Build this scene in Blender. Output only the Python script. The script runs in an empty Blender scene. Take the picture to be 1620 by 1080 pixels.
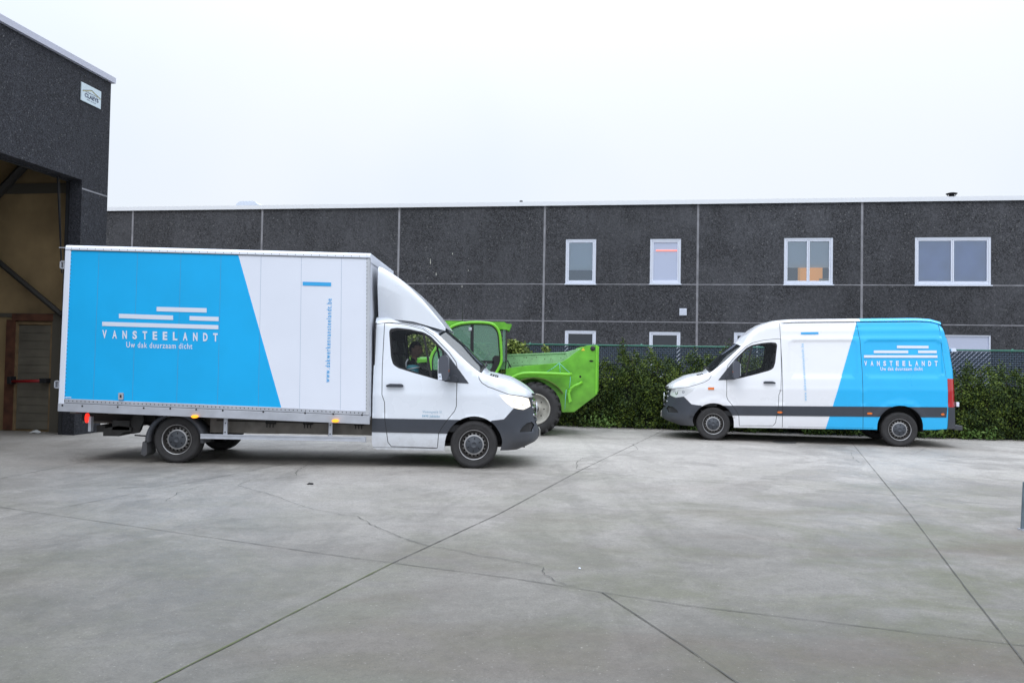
import bpy, bmesh, math, random
import numpy as np
from mathutils import Vector, Matrix, geometry as mg
random.seed(7); rng = np.random.default_rng(7)
S = bpy.context.scene
COL = S.collection
PI = math.pi

# ------------------------------------------------------------------ camera
FPX = 1260.0                      # 28 mm on a 1620 px wide picture
CAMH = 1.543
ROLL = 0.018
PITCH = math.atan(34 / FPX)
_cp, _sp = math.cos(PITCH), math.sin(PITCH)
cF = np.array([0, _cp, _sp]); _u = np.array([0, -_sp, _cp]); _r = np.array([1., 0, 0])
cR = math.cos(ROLL) * _r + math.sin(ROLL) * _u
cU = -math.sin(ROLL) * _r + math.cos(ROLL) * _u
cC = np.array([0, 0, CAMH])
cam_d = bpy.data.cameras.new('camera'); cam = bpy.data.objects.new('camera', cam_d)
COL.objects.link(cam)
cam_d.lens = 28.0; cam_d.sensor_width = 36.0; cam_d.clip_start = 0.05; cam_d.clip_end = 3000
cam.matrix_world = Matrix(((cR[0], cU[0], -cF[0], cC[0]), (cR[1], cU[1], -cF[1], cC[1]),
                           (cR[2], cU[2], -cF[2], cC[2]), (0, 0, 0, 1)))
S.camera = cam

# ------------------------------------------------------------------ overcast sky and soft sun
SUN_EL, SUN_AZ = 52.0, 205.0      # high, behind the camera to the left
wd = bpy.data.worlds.new('World'); S.world = wd; wd.use_nodes = True
nt = wd.node_tree; nt.nodes.clear()
o_ = nt.nodes.new('ShaderNodeOutputWorld')
sky = nt.nodes.new('ShaderNodeTexSky'); sky.sky_type = 'NISHITA'; sky.sun_disc = False
sky.sun_elevation = math.radians(SUN_EL); sky.sun_rotation = math.radians(SUN_AZ)
sky.air_density = 1.0; sky.dust_density = 2.0
b1 = nt.nodes.new('ShaderNodeBackground'); b1.inputs[1].default_value = 0.10
nt.links.new(sky.outputs[0], b1.inputs[0])
tc = nt.nodes.new('ShaderNodeTexCoord')
nz = nt.nodes.new('ShaderNodeTexNoise'); nz.inputs['Scale'].default_value = 1.3
nz.inputs['Detail'].default_value = 4; nz.inputs['Roughness'].default_value = 0.45
nt.links.new(tc.outputs['Generated'], nz.inputs['Vector'])
cr = nt.nodes.new('ShaderNodeValToRGB')
cr.color_ramp.elements[0].position = 0.30; cr.color_ramp.elements[0].color = (0.74, 0.84, 1.0, 1)
cr.color_ramp.elements[1].position = 0.62; cr.color_ramp.elements[1].color = (0.91, 0.95, 1.0, 1)
nt.links.new(nz.outputs['Fac'], cr.inputs[0])
b2 = nt.nodes.new('ShaderNodeBackground'); b2.inputs[1].default_value = 1.12
nt.links.new(cr.outputs[0], b2.inputs[0])
# an overcast dome is brighter overhead than at the horizon
sxyz = nt.nodes.new('ShaderNodeSeparateXYZ'); nt.links.new(tc.outputs['Generated'], sxyz.inputs[0])
m1 = nt.nodes.new('ShaderNodeMath'); m1.operation = 'POWER'; m1.inputs[1].default_value = 3.0; nt.links.new(sxyz.outputs[2], m1.inputs[0])
m2 = nt.nodes.new('ShaderNodeMath'); m2.operation = 'MULTIPLY_ADD'; m2.inputs[1].default_value = 3.3; m2.inputs[2].default_value = .90
nt.links.new(m1.outputs[0], m2.inputs[0]); nt.links.new(m2.outputs[0], b2.inputs[1])
mx = nt.nodes.new('ShaderNodeMixShader'); mx.inputs[0].default_value = 0.86
nt.links.new(b1.outputs[0], mx.inputs[1]); nt.links.new(b2.outputs[0], mx.inputs[2])
nt.links.new(mx.outputs[0], o_.inputs[0])
sd = bpy.data.lights.new('sun', 'SUN'); sd.energy = 0.55; sd.angle = math.radians(28); sd.color = (1.0, 0.96, 0.90)
so = bpy.data.objects.new('sun', sd); COL.objects.link(so)
_az = math.radians(SUN_AZ)
_dir = Vector((math.sin(_az) * math.cos(math.radians(SUN_EL)), math.cos(_az) * math.cos(math.radians(SUN_EL)), math.sin(math.radians(SUN_EL))))
so.rotation_euler = _dir.to_track_quat('Z', 'Y').to_euler()
S.view_settings.view_transform = 'Standard'; S.view_settings.look = 'None'
S.view_settings.exposure = 0.22; S.view_settings.gamma = 1.0
S.cycles.max_bounces = 8; S.cycles.transparent_max_bounces = 12
S.cycles.sample_clamp_indirect = 6

# ------------------------------------------------------------------ photo pixel -> point in the place
def ray(px, py): return cF * FPX + cR * (px - 810) + cU * (540 - py)
def hit(px, py, p, n):
    d = ray(px, py); n = np.array(n, float)
    return cC + d * (np.dot(np.array(p, float) - cC, n) / np.dot(d, n))
def gnd(px, py, z=0.0): return hit(px, py, (0, 0, z), (0, 0, 1))
def pxs(s): return [tuple(float(q) for q in t.split(',')) for t in s.split()]

# ------------------------------------------------------------------ materials
def _new(name):
    m = bpy.data.materials.new(name); m.use_nodes = True
    return m, m.node_tree.nodes, m.node_tree.links, m.node_tree.nodes['Principled BSDF']
def mat(name, col, rough=0.5, metal=0.0, var=0.0, vscale=6.0, bump=0.0, bscale=200.0, coat=0.0, spec=0.5,
        dirt=None, dirt_z=None, emit=None, es=0.0):
    m, N, L, b = _new(name)
    b.inputs['Base Color'].default_value = (*col, 1); b.inputs['Roughness'].default_value = rough
    b.inputs['Metallic'].default_value = metal; b.inputs['Specular IOR Level'].default_value = spec
    if coat: b.inputs['Coat Weight'].default_value = coat; b.inputs['Coat Roughness'].default_value = 0.06
    if emit: b.inputs['Emission Color'].default_value = (*emit, 1); b.inputs['Emission Strength'].default_value = es
    tc = N.new('ShaderNodeTexCoord'); src = None
    if var:
        n = N.new('ShaderNodeTexNoise'); n.inputs['Scale'].default_value = vscale; n.inputs['Detail'].default_value = 6
        L.new(tc.outputs['Object'], n.inputs['Vector'])
        mr = N.new('ShaderNodeMapRange'); mr.inputs['From Min'].default_value = .3; mr.inputs['From Max'].default_value = .7
        mr.inputs['To Min'].default_value = 1 - var; mr.inputs['To Max'].default_value = 1 + var
        L.new(n.outputs['Fac'], mr.inputs['Value'])
        vm = N.new('ShaderNodeVectorMath'); vm.operation = 'SCALE'; vm.inputs[0].default_value = col
        L.new(mr.outputs[0], vm.inputs['Scale']); src = vm.outputs[0]
        mr2 = N.new('ShaderNodeMapRange'); mr2.inputs['To Min'].default_value = max(rough - .08, .02); mr2.inputs['To Max'].default_value = min(rough + .1, 1)
        L.new(n.outputs['Fac'], mr2.inputs['Value']); L.new(mr2.outputs[0], b.inputs['Roughness'])
    if dirt:      # road dirt thrown up low on the body: (colour, z where it ends, strength)
        sx = N.new('ShaderNodeSeparateXYZ'); L.new(tc.outputs['Object'], sx.inputs[0])
        n = N.new('ShaderNodeTexNoise'); n.inputs['Scale'].default_value = 9; n.inputs['Detail'].default_value = 8
        n.inputs['Roughness'].default_value = .7
        L.new(tc.outputs['Object'], n.inputs['Vector'])
        mr = N.new('ShaderNodeMapRange'); mr.inputs['From Min'].default_value = dirt[1]; mr.inputs['From Max'].default_value = 0.2
        mr.inputs['To Max'].default_value = dirt[2]; L.new(sx.outputs[2], mr.inputs['Value'])
        mu = N.new('ShaderNodeMath'); mu.operation = 'MULTIPLY'; mu.use_clamp = True
        L.new(mr.outputs[0], mu.inputs[0]); L.new(n.outputs['Fac'], mu.inputs[1])
        mxn = N.new('ShaderNodeMix'); mxn.data_type = 'RGBA'
        L.new(mu.outputs[0], mxn.inputs[0])
        if src: L.new(src, mxn.inputs[6])
        else: mxn.inputs[6].default_value = (*col, 1)
        mxn.inputs[7].default_value = (*dirt[0], 1); src = mxn.outputs[2]
    if src: L.new(src, b.inputs['Base Color'])
    if bump:
        n = N.new('ShaderNodeTexNoise'); n.inputs['Scale'].default_value = bscale; n.inputs['Detail'].default_value = 3
        L.new(tc.outputs['Object'], n.inputs['Vector'])
        bp = N.new('ShaderNodeBump'); bp.inputs['Strength'].default_value = bump; bp.inputs['Distance'].default_value = .01
        L.new(n.outputs['Fac'], bp.inputs['Height']); L.new(bp.outputs[0], b.inputs['Normal'])
    return m
def glass(name, tint=(1, 1, 1), trans=0.85, rough=0.02, ior=1.5, base=(0.02, 0.03, 0.03), refl=(.93, .96, 1)):
    """thin pane: see-through part, dark body part and a Fresnel reflection"""
    m = bpy.data.materials.new(name); m.use_nodes = True; N, L = m.node_tree.nodes, m.node_tree.links; N.clear()
    o = N.new('ShaderNodeOutputMaterial')
    t = N.new('ShaderNodeBsdfTransparent'); t.inputs[0].default_value = (*tint, 1)
    d = N.new('ShaderNodeBsdfDiffuse'); d.inputs[0].default_value = (*base, 1)
    a = N.new('ShaderNodeMixShader'); a.inputs[0].default_value = trans
    L.new(d.outputs[0], a.inputs[1]); L.new(t.outputs[0], a.inputs[2])
    g = N.new('ShaderNodeBsdfGlossy'); g.inputs['Roughness'].default_value = rough; g.inputs['Color'].default_value = (*refl, 1)
    f = N.new('ShaderNodeFresnel'); f.inputs[0].default_value = ior
    b = N.new('ShaderNodeMixShader'); L.new(f.outputs[0], b.inputs[0]); L.new(a.outputs[0], b.inputs[1]); L.new(g.outputs[0], b.inputs[2])
    L.new(b.outputs[0], o.inputs[0]); return m

DIRT = (0.20, 0.17, 0.13)
M = {}
M['white'] = mat('white_paint', (.75, .79, .86), .26, coat=.6, var=.012, vscale=2, dirt=(DIRT, .62, .9))
M['vanwhite'] = mat('van_white_paint', (.80, .81, .85), .28, coat=.6, var=.012, vscale=2, dirt=(DIRT, .5, .35))
M['blue'] = mat('blue_wrap', (.012, .45, .86), .30, coat=.45, var=.03, vscale=1.5)
M['boxblue'] = mat('box_blue_wrap', (.006, .42, .84), .42, spec=.3, var=.05, vscale=1.3)
M['boxwhite'] = mat('box_white_panel', (.75, .79, .89), .38, var=.02, vscale=1.4)
M['alu'] = mat('aluminium_rail', (.47, .49, .54), .42, .35, var=.10, vscale=5)
M['post'] = mat('corner_post_metal', (.52, .54, .58), .35, .25, var=.05)
M['plastic'] = mat('dark_bumper_plastic', (.040, .046, .060), .62, var=.10, vscale=4, bump=.15, bscale=260, dirt=(DIRT, .6, .35))
M['mirror'] = mat('mirror_shell_plastic', (.075, .082, .105), .45)
M['black'] = mat('black_rubber', (.012, .012, .014), .7)
M['gap'] = mat('panel_gap', (.02, .02, .022), .9)
M['inner'] = mat('cab_lining', (.055, .056, .060), .85)
M['under'] = mat('underbody_steel', (.030, .029, .028), .8, var=.3, vscale=8)
M['frame'] = mat('chassis_frame', (.16, .15, .14), .6, .2, var=.35, vscale=6, dirt=(DIRT, 1.0, .8))
M['tyre'] = mat('tyre_rubber', (.030, .029, .030), .85, var=.25, vscale=9, bump=.3, bscale=60)
M['rim'] = mat('steel_rim', (.085, .080, .078), .5, .5, var=.25, vscale=12)
M['ring'] = mat('rim_ring', (.42, .42, .43), .38, .6, var=.15, vscale=14)
M['rim2'] = mat('worn_rim_steel', (.22, .215, .21), .45, .5, var=.2, vscale=14)
M['hub'] = mat('hub_cap', (.055, .062, .075), .6, var=.1)
M['hole'] = mat('rim_hole_dark', (.005, .005, .005), .9)
M['chrome'] = mat('chrome', (.7, .72, .75), .12, 1.0)
M['lens'] = mat('clear_lamp_lens', (.72, .74, .77), .15, .05, coat=1.0)
M['lenslit'] = mat('lit_headlamp', (.78, .74, .66), .10, .2, coat=1.0, emit=(1, .88, .68), es=.9)
M['reflector'] = mat('lamp_reflector', (.35, .36, .38), .15, .9)
M['amber'] = mat('amber_lens', (.75, .16, .01), .2, coat=1.0)
M['amberlit'] = mat('lit_amber_lens', (.9, .3, .02), .3, emit=(1, .32, .01), es=1.35)
M['red'] = mat('red_lens', (.42, .004, .012), .15, coat=1.0)
M['redlit'] = mat('lit_red_lens', (.6, .01, .01), .3, emit=(1, .03, .015), es=1.2)
M['decal'] = mat('white_vinyl', (.70, .75, .86), .4)
M['decalblue'] = mat('blue_vinyl', (.03, .38, .78), .4)
M['decaldim'] = mat('dusty_blue_vinyl', (.20, .38, .50), .6)
M['glass'] = glass('side_glass', (.97, .985, .98), .985, ior=1.33)
M['wind'] = glass('windshield_glass', (.75, .82, .82), .70, ior=3.2)
M['windv'] = glass('van_windshield_glass', (.5, .58, .58), .75, ior=1.55)
M['vanglass'] = glass('van_glass', (.80, .88, .86), .93, ior=1.45)

# ------------------------------------------------------------------ object helpers
def tagit(o, label=None, cat=None, group=None, kind=None):
    if label: o['label'] = label
    if cat: o['category'] = cat
    if group: o['group'] = group
    if kind: o['kind'] = kind
    return o
def thing(name, label, cat, loc=(0, 0, 0), rz=0.0, group=None):
    o = bpy.data.objects.new(name, None); COL.objects.link(o)
    o.location = tuple(loc); o.rotation_euler = (0, 0, rz); o.empty_display_size = .3
    return tagit(o, label, cat, group)
def rawmesh(name, verts, faces, mats, fmat=None, parent=None, smooth=False, normals=None):
    me = bpy.data.meshes.new(name)
    me.from_pydata([tuple(map(float, v)) for v in verts], [], [tuple(map(int, f)) for f in faces])
    for m in mats: me.materials.append(m)
    if fmat is not None: me.polygons.foreach_set('material_index', np.array(fmat, dtype=np.int32))
    if smooth: me.polygons.foreach_set('use_smooth', np.ones(len(me.polygons), dtype=bool))
    me.update()
    if normals is not None: me.normals_split_custom_set_from_vertices([tuple(map(float, n)) for n in normals])
    o = bpy.data.objects.new(name, me); COL.objects.link(o)
    if parent: o.parent = parent
    return o
class MB:
    def __init__(s): s.v = []; s.f = []; s.m = []; s.sm = []
    def add(s, V, F, mi=0, sm=False):
        b = len(s.v); s.v += [tuple(map(float, v)) for v in V]
        for f in F: s.f.append(tuple(b + i for i in f)); s.m.append(mi); s.sm.append(sm)
        return s
    def box(s, x0, x1, y0, y1, z0, z1, mi=0, T=None):
        V = [(x, y, z) for x in (x0, x1) for y in (y0, y1) for z in (z0, z1)]
        if T: V = [T(*v) for v in V]
        return s.add(V, [(0, 1, 3, 2), (4, 6, 7, 5), (0, 4, 5, 1), (2, 3, 7, 6), (0, 2, 6, 4), (1, 5, 7, 3)], mi)
    def prism(s, P, y0, y1, mi=0, T=None, cap=True):
        """polygon P of (x,z) extruded along y"""
        n = len(P)
        a = sum(P[i][0] * P[(i + 1) % n][1] - P[(i + 1) % n][0] * P[i][1] for i in range(n))
        if a > 0: P = P[::-1]
        if y0 > y1: y0, y1 = y1, y0
        V = [(p[0], y0, p[1]) for p in P] + [(p[0], y1, p[1]) for p in P]
        if T: V = [T(*v) for v in V]
        F = [(i, i + n, (i + 1) % n + n, (i + 1) % n) for i in range(n)]
        F = [f[::-1] for f in F]
        if cap:
            tri = mg.tessellate_polygon([[Vector((p[0], p[1], 0)) for p in P]])
            for t in tri:
                A, B, C = [P[i] for i in t]
                if (B[0] - A[0]) * (C[1] - A[1]) - (C[0] - A[0]) * (B[1] - A[1]) < 0: t = t[::-1]
                F.append(tuple(t)); F.append(tuple(i + n for i in t[::-1]))
        return s.add(V, F, mi)
    def tube(s, pts, r, n=8, mi=0, sm=True, caps=True):
        pts = [Vector(p) for p in pts]; rr = r if hasattr(r, '__len__') else [r] * len(pts)
        V = []; F = []; up = None
        for i, p in enumerate(pts):
            t = (pts[min(i + 1, len(pts) - 1)] - pts[max(i - 1, 0)]).normalized()
            if up is None: up = Vector((0, 0, 1)) if abs(t.z) < .9 else Vector((1, 0, 0))
            a = t.cross(up).normalized(); up = a.cross(t).normalized()
            for k in range(n):
                an = 2 * PI * k / n; V.append(p + (a * math.cos(an) + up * math.sin(an)) * rr[i])
        for i in range(len(pts) - 1):
            for k in range(n): F.append((i * n + k, i * n + (k + 1) % n, (i + 1) * n + (k + 1) % n, (i + 1) * n + k))
        if caps: F.append(tuple(range(n))[::-1]); F.append(tuple((len(pts) - 1) * n + k for k in range(n)))
        return s.add(V, F, mi, sm)
    def lathe(s, prof, n=40, mi=0, c=(0, 0, 0), sm=True, axis='y', mis=None, close=False):
        """profile of (radius, offset along axis)"""
        V = []
        for r, h in prof:
            for k in range(n):
                a = 2 * PI * k / n
                if axis == 'y': V.append((c[0] + r * math.cos(a), c[1] + h, c[2] + r * math.sin(a)))
                elif axis == 'z': V.append((c[0] + r * math.cos(a), c[1] + r * math.sin(a), c[2] + h))
                else: V.append((c[0] + h, c[1] + r * math.cos(a), c[2] + r * math.sin(a)))
        b = len(s.v); s.v += V
        for i in range(len(prof) - 1):
            for k in range(n):
                s.f.append((b + i * n + k, b + (i + 1) * n + k, b + (i + 1) * n + (k + 1) % n, b + i * n + (k + 1) % n))
                s.m.append(mis[i] if mis else mi); s.sm.append(sm)
        return s
    def build(s, name, mats, parent=None, bevel=0.0, seg=2):
        if not isinstance(mats, (list, tuple)): mats = [mats]
        o = rawmesh(name, s.v, s.f, mats, s.m, parent)
        o.data.polygons.foreach_set('use_smooth', np.array(s.sm, dtype=bool))
        if bevel:
            md = o.modifiers.new('bevel', 'BEVEL'); md.width = bevel; md.segments = seg; md.limit_method = 'ANGLE'
            md.angle_limit = math.radians(40)
        return o
def round_poly(P, r, n=4):
    """rounds each corner of a polygon; r a number or one per corner"""
    out = []; N_ = len(P); R_ = r if hasattr(r, '__len__') else [r] * N_
    for i in range(N_):
        p = Vector(P[i]); a = Vector(P[i - 1]) - p; b = Vector(P[(i + 1) % N_]) - p
        k = min(R_[i], a.length * .45, b.length * .45)
        if k < 1e-4: out.append(tuple(p)); continue
        A = p + a.normalized() * k; B = p + b.normalized() * k
        for j in range(n + 1):
            t = j / n; out.append(tuple(A * (1 - t) ** 2 + p * 2 * t * (1 - t) + B * t * t))
    return out
def inset_poly(P, d):
    """moves a polygon's edges inwards by d"""
    n = len(P); a = sum(P[i][0] * P[(i + 1) % n][1] - P[(i + 1) % n][0] * P[i][1] for i in range(n)); s = 1 if a > 0 else -1
    out = []
    for i in range(n):
        p0 = Vector(P[i - 1]); p = Vector(P[i]); p1 = Vector(P[(i + 1) % n])
        e0 = (p - p0); e1 = (p1 - p)
        if e0.length < 1e-6 or e1.length < 1e-6: out.append(tuple(p)); continue
        n0 = Vector((-e0.y, e0.x)).normalized() * s; n1 = Vector((-e1.y, e1.x)).normalized() * s
        m = n0 + n1; m = m / max(m.length_squared, .3) * 2
        out.append(tuple(p + m * d))
    return out
def text2d(s, spacing=1.0, bold=0.0, align='LEFT'):
    cu = bpy.data.curves.new('t', 'FONT'); cu.body = s; cu.size = 1; cu.space_character = spacing; cu.offset = bold
    cu.resolution_u = 3; ob = bpy.data.objects.new('t', cu); COL.objects.link(ob)
    bpy.context.view_layer.update()
    me = ob.evaluated_get(bpy.context.evaluated_depsgraph_get()).to_mesh()
    V = np.array([v.co[:2] for v in me.vertices]); F = [tuple(p.vertices) for p in me.polygons]
    bpy.data.objects.remove(ob); bpy.data.curves.remove(cu)
    V -= V.min(0); V /= V.max(0)
    return V, F
def decal_text(mb, s, fn, spacing=1.0, bold=0.0, mi=0, flip=False):
    """fn(u,v) in 0..1 -> 3D point"""
    V, F = text2d(s, spacing, bold)
    if flip: F = [f[::-1] for f in F]
    mb.add([fn(u, v) for u, v in V], F, mi)
def decal_letters(mb, s, fn, fill=.45, bold=.04, mi=0):
    """widely spaced narrow capitals, one equal cell per letter"""
    n = len(s)
    for i, ch in enumerate(s):
        V, F = text2d(ch, 1.0, bold); w = fill / (n - 1 + fill); x0 = i * (1 - w) / (n - 1)
        mb.add([fn(x0 + u * w, v) for u, v in V], F, mi)
def quad_fn(P00, P10, P11, P01):
    P = [np.array(p, float) for p in (P00, P10, P11, P01)]
    return lambda u, v: (P[0] * (1 - u) + P[1] * u) * (1 - v) + (P[3] * (1 - u) + P[2] * u) * v
# ------------------------------------------------------------------ van / cab body shell
def inpoly(P, x, y):
    P = np.asarray(P, float); ins = np.zeros(len(x), bool); n = len(P)
    for i in range(n):
        x0, y0 = P[i - 1]; x1, y1 = P[i]
        c = ((y0 > y) != (y1 > y))
        with np.errstate(divide='ignore', invalid='ignore'):
            xi = (x1 - x0) * (y - y0) / (y1 - y0) + x0
        ins ^= c & (x < xi)
    return ins
def segdist(P, x, y, closed=False):
    P = np.asarray(P, float); d = np.full(len(x), 1e9); n = len(P)
    for i in range(n if closed else n - 1):
        a = P[i]; b = P[(i + 1) % n]; ab = b - a; L2 = max(ab @ ab, 1e-12)
        t = np.clip(((x - a[0]) * ab[0] + (y - a[1]) * ab[1]) / L2, 0, 1)
        d = np.minimum(d, np.hypot(x - a[0] - t * ab[0], y - a[1] - t * ab[1]))
    return d
def dens(P, step, closed=False):
    out = []; n = len(P)
    for i in range(n if closed else n - 1):
        a = np.array(P[i], float); b = np.array(P[(i + 1) % n], float); k = max(1, int(math.ceil(np.linalg.norm(b - a) / step)))
        out += [tuple(a + (b - a) * j / k) for j in range(k)]
    if not closed: out.append(tuple(P[-1]))
    return out
def smooth_table(pts, w=.05, lo=-6, hi=2):
    pts = sorted(pts); X = np.linspace(lo, hi, 3201); Y = np.interp(X, [p[0] for p in pts], [p[1] for p in pts])
    k = np.exp(-.5 * (np.arange(-60, 61) * (X[1] - X[0]) / w) ** 2); k /= k.sum()
    Yp = np.pad(Y, 60, mode='edge'); return X, np.convolve(Yp, k, 'valid')
class Shell:
    def __init__(s, crest, xn, wb, rr, rear=None, relief=None, zoff=0.0, rake=0.0, crown=None, xs=.28, Lf=1.15, p=2.7, nose=0.0):
        s.nose = nose
        s.cx, s.cz = smooth_table(crest, .035); s.sl = np.gradient(s.cz, s.cx)
        s.xn = sorted(xn); s.wb = sorted(wb); s.rr = sorted(rr); s.rear = rear; s.relief = relief
        s.zoff, s.rake, s.crown, s.xs, s.Lf, s.p = zoff, rake, sorted(crown), xs, Lf, p
        s.qf = xs + Lf; s.Lr = .9
        s.qr = (rear['xs'] - s.Lr) if rear else min(c[0] for c in crest)
        q = np.linspace(s.qr, s.qf, 900); z = np.interp(q, s.cx, s.cz)
        for _ in range(6): x = s.plan(q, z)[0]; z = np.interp(x, s.cx, s.cz)
        s.tq, s.tz = q, z
        arc = np.concatenate([[0], np.cumsum(np.hypot(np.diff(x), np.diff(s.plan(q, z)[1])))]) + q * 1e-6
        s.tc = 1 / np.sqrt(1 + np.gradient(z, arc) ** 2)
    def tab(s, t, v): return np.interp(v, [a[0] for a in t], [a[1] for a in t])
    def plan(s, q, z):
        q = np.asarray(q, float); z = np.asarray(z, float) + 0 * q
        W = s.tab(s.wb, z); A = s.tab(s.xn, z) - s.xs; p = s.p
        ph = np.clip((q - s.xs) / s.Lf, 0, 1) * PI / 2
        den = (np.sin(ph) ** p + np.cos(ph) ** p) ** (1 / p); u = np.sin(ph) / den; v = np.cos(ph) / den
        x = np.where(q > s.xs, s.xs + A * u, q); y = W * v
        gx = u ** (p - 1) / A; gy = v ** (p - 1) / W
        if s.rear:
            r = s.rear; A2 = r['xs'] - s.tab(r['xr'], z); pr = r['p']
            ph = np.clip((r['xs'] - q) / s.Lr, 0, 1) * PI / 2
            den = (np.sin(ph) ** pr + np.cos(ph) ** pr) ** (1 / pr); u = np.sin(ph) / den; v = np.cos(ph) / den
            rear = q < r['xs']
            x = np.where(rear, r['xs'] - A2 * u, x); y = np.where(rear, W * v, y)
            gx = np.where(rear, -u ** (pr - 1) / A2, gx); gy = np.where(rear, v ** (pr - 1) / W, gy)
        n = np.hypot(gx, gy); return x, y, gx / n, gy / n
    def toq(s, x, z):
        if x > s.xs:
            A = s.tab(s.xn, z) - s.xs; u = min((x - s.xs) / A, 1); v = (1 - u ** s.p) ** (1 / s.p)
            return s.xs + math.atan2(u, v) / (PI / 2) * s.Lf
        if s.rear and x < s.rear['xs']:
            r = s.rear; A = r['xs'] - s.tab(r['xr'], z); u = min((r['xs'] - x) / A, 1); v = (1 - u ** r['p']) ** (1 / r['p'])
            return r['xs'] - math.atan2(u, v) / (PI / 2) * s.Lr
        return x
    def ox(s, x): return x + np.maximum(x - .30, 0) * s.nose
    def Q(s, P): return [(s.toq(x, z), z) for x, z in P]
    def crestz(s, q): return np.interp(q, s.tq, s.tz)
    def side(s, q, z, off=0.0):
        q = np.asarray(q, float); z = np.asarray(z, float)
        x, y, nx, ny = s.plan(q, z); zc = s.crestz(q); c = math.sqrt(.5)
        r = np.interp(x, [a[0] for a in s.rr], [a[1] for a in s.rr])
        d = np.maximum(zc - z, 0) * np.interp(q, s.tq, s.tc); k = np.clip((r * c - d) / r, 0, c)
        ins = r * (1 - np.sqrt(1 - k * k)) - off
        if s.relief: ins = ins - s.relief(x, z)
        X, Y = s.ox(x - nx * ins), y - ny * ins
        return np.stack([X, Y, z + s.zoff - s.rake * X], -1)
    def top(s, q, v):
        q = np.asarray(q, float); v = np.asarray(v, float); zc = s.crestz(q)
        x, y, nx, ny = s.plan(q, zc); r = np.interp(x, [a[0] for a in s.rr], [a[1] for a in s.rr]); c = math.sqrt(.5)
        x = x - nx * r * (1 - c); yc = np.maximum(y - ny * r * (1 - c), 0)
        e = (1 - np.abs(v)) * yc; k = np.clip((r * c - e) / r, 0, c); b = r * (np.sqrt(1 - k * k) - c)
        b = b * np.clip(yc / .3, 0, 1) + s.tab(s.crown, x) * (1 - v * v) * np.clip(yc / .7, 0, 1)
        sl = np.interp(np.minimum(x, .78), s.cx, s.sl); n = np.sqrt(1 + sl * sl)
        X = s.ox(x - sl / n * b); Z = zc + b / n
        return np.stack([X, v * yc, Z + s.zoff - s.rake * X], -1)
    def nrm(s, fn, a, b, h=.004):
        d1 = fn(a + h, b) - fn(a - h, b); d2 = fn(a, b + h) - fn(a, b - h); n = np.cross(d1, d2)
        l = np.linalg.norm(n, axis=-1, keepdims=True); n = np.where(l > 1e-12, n / np.maximum(l, 1e-12), [0, 0, 1.]); return n
class Acc:
    def __init__(s): s.p = {}
    def get(s, k): return s.p.setdefault(k, dict(V=[], N=[], F=[], M=[], mats=[]))
    def add(s, k, V, N, F, mk):
        d = s.get(k); b = len(d['V'])
        if mk not in d['mats']: d['mats'].append(mk)
        mi = d['mats'].index(mk)
        d['V'] += list(V); d['N'] += list(N)
        for f in F: d['F'].append(tuple(b + i for i in f)); d['M'].append(mi)
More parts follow.
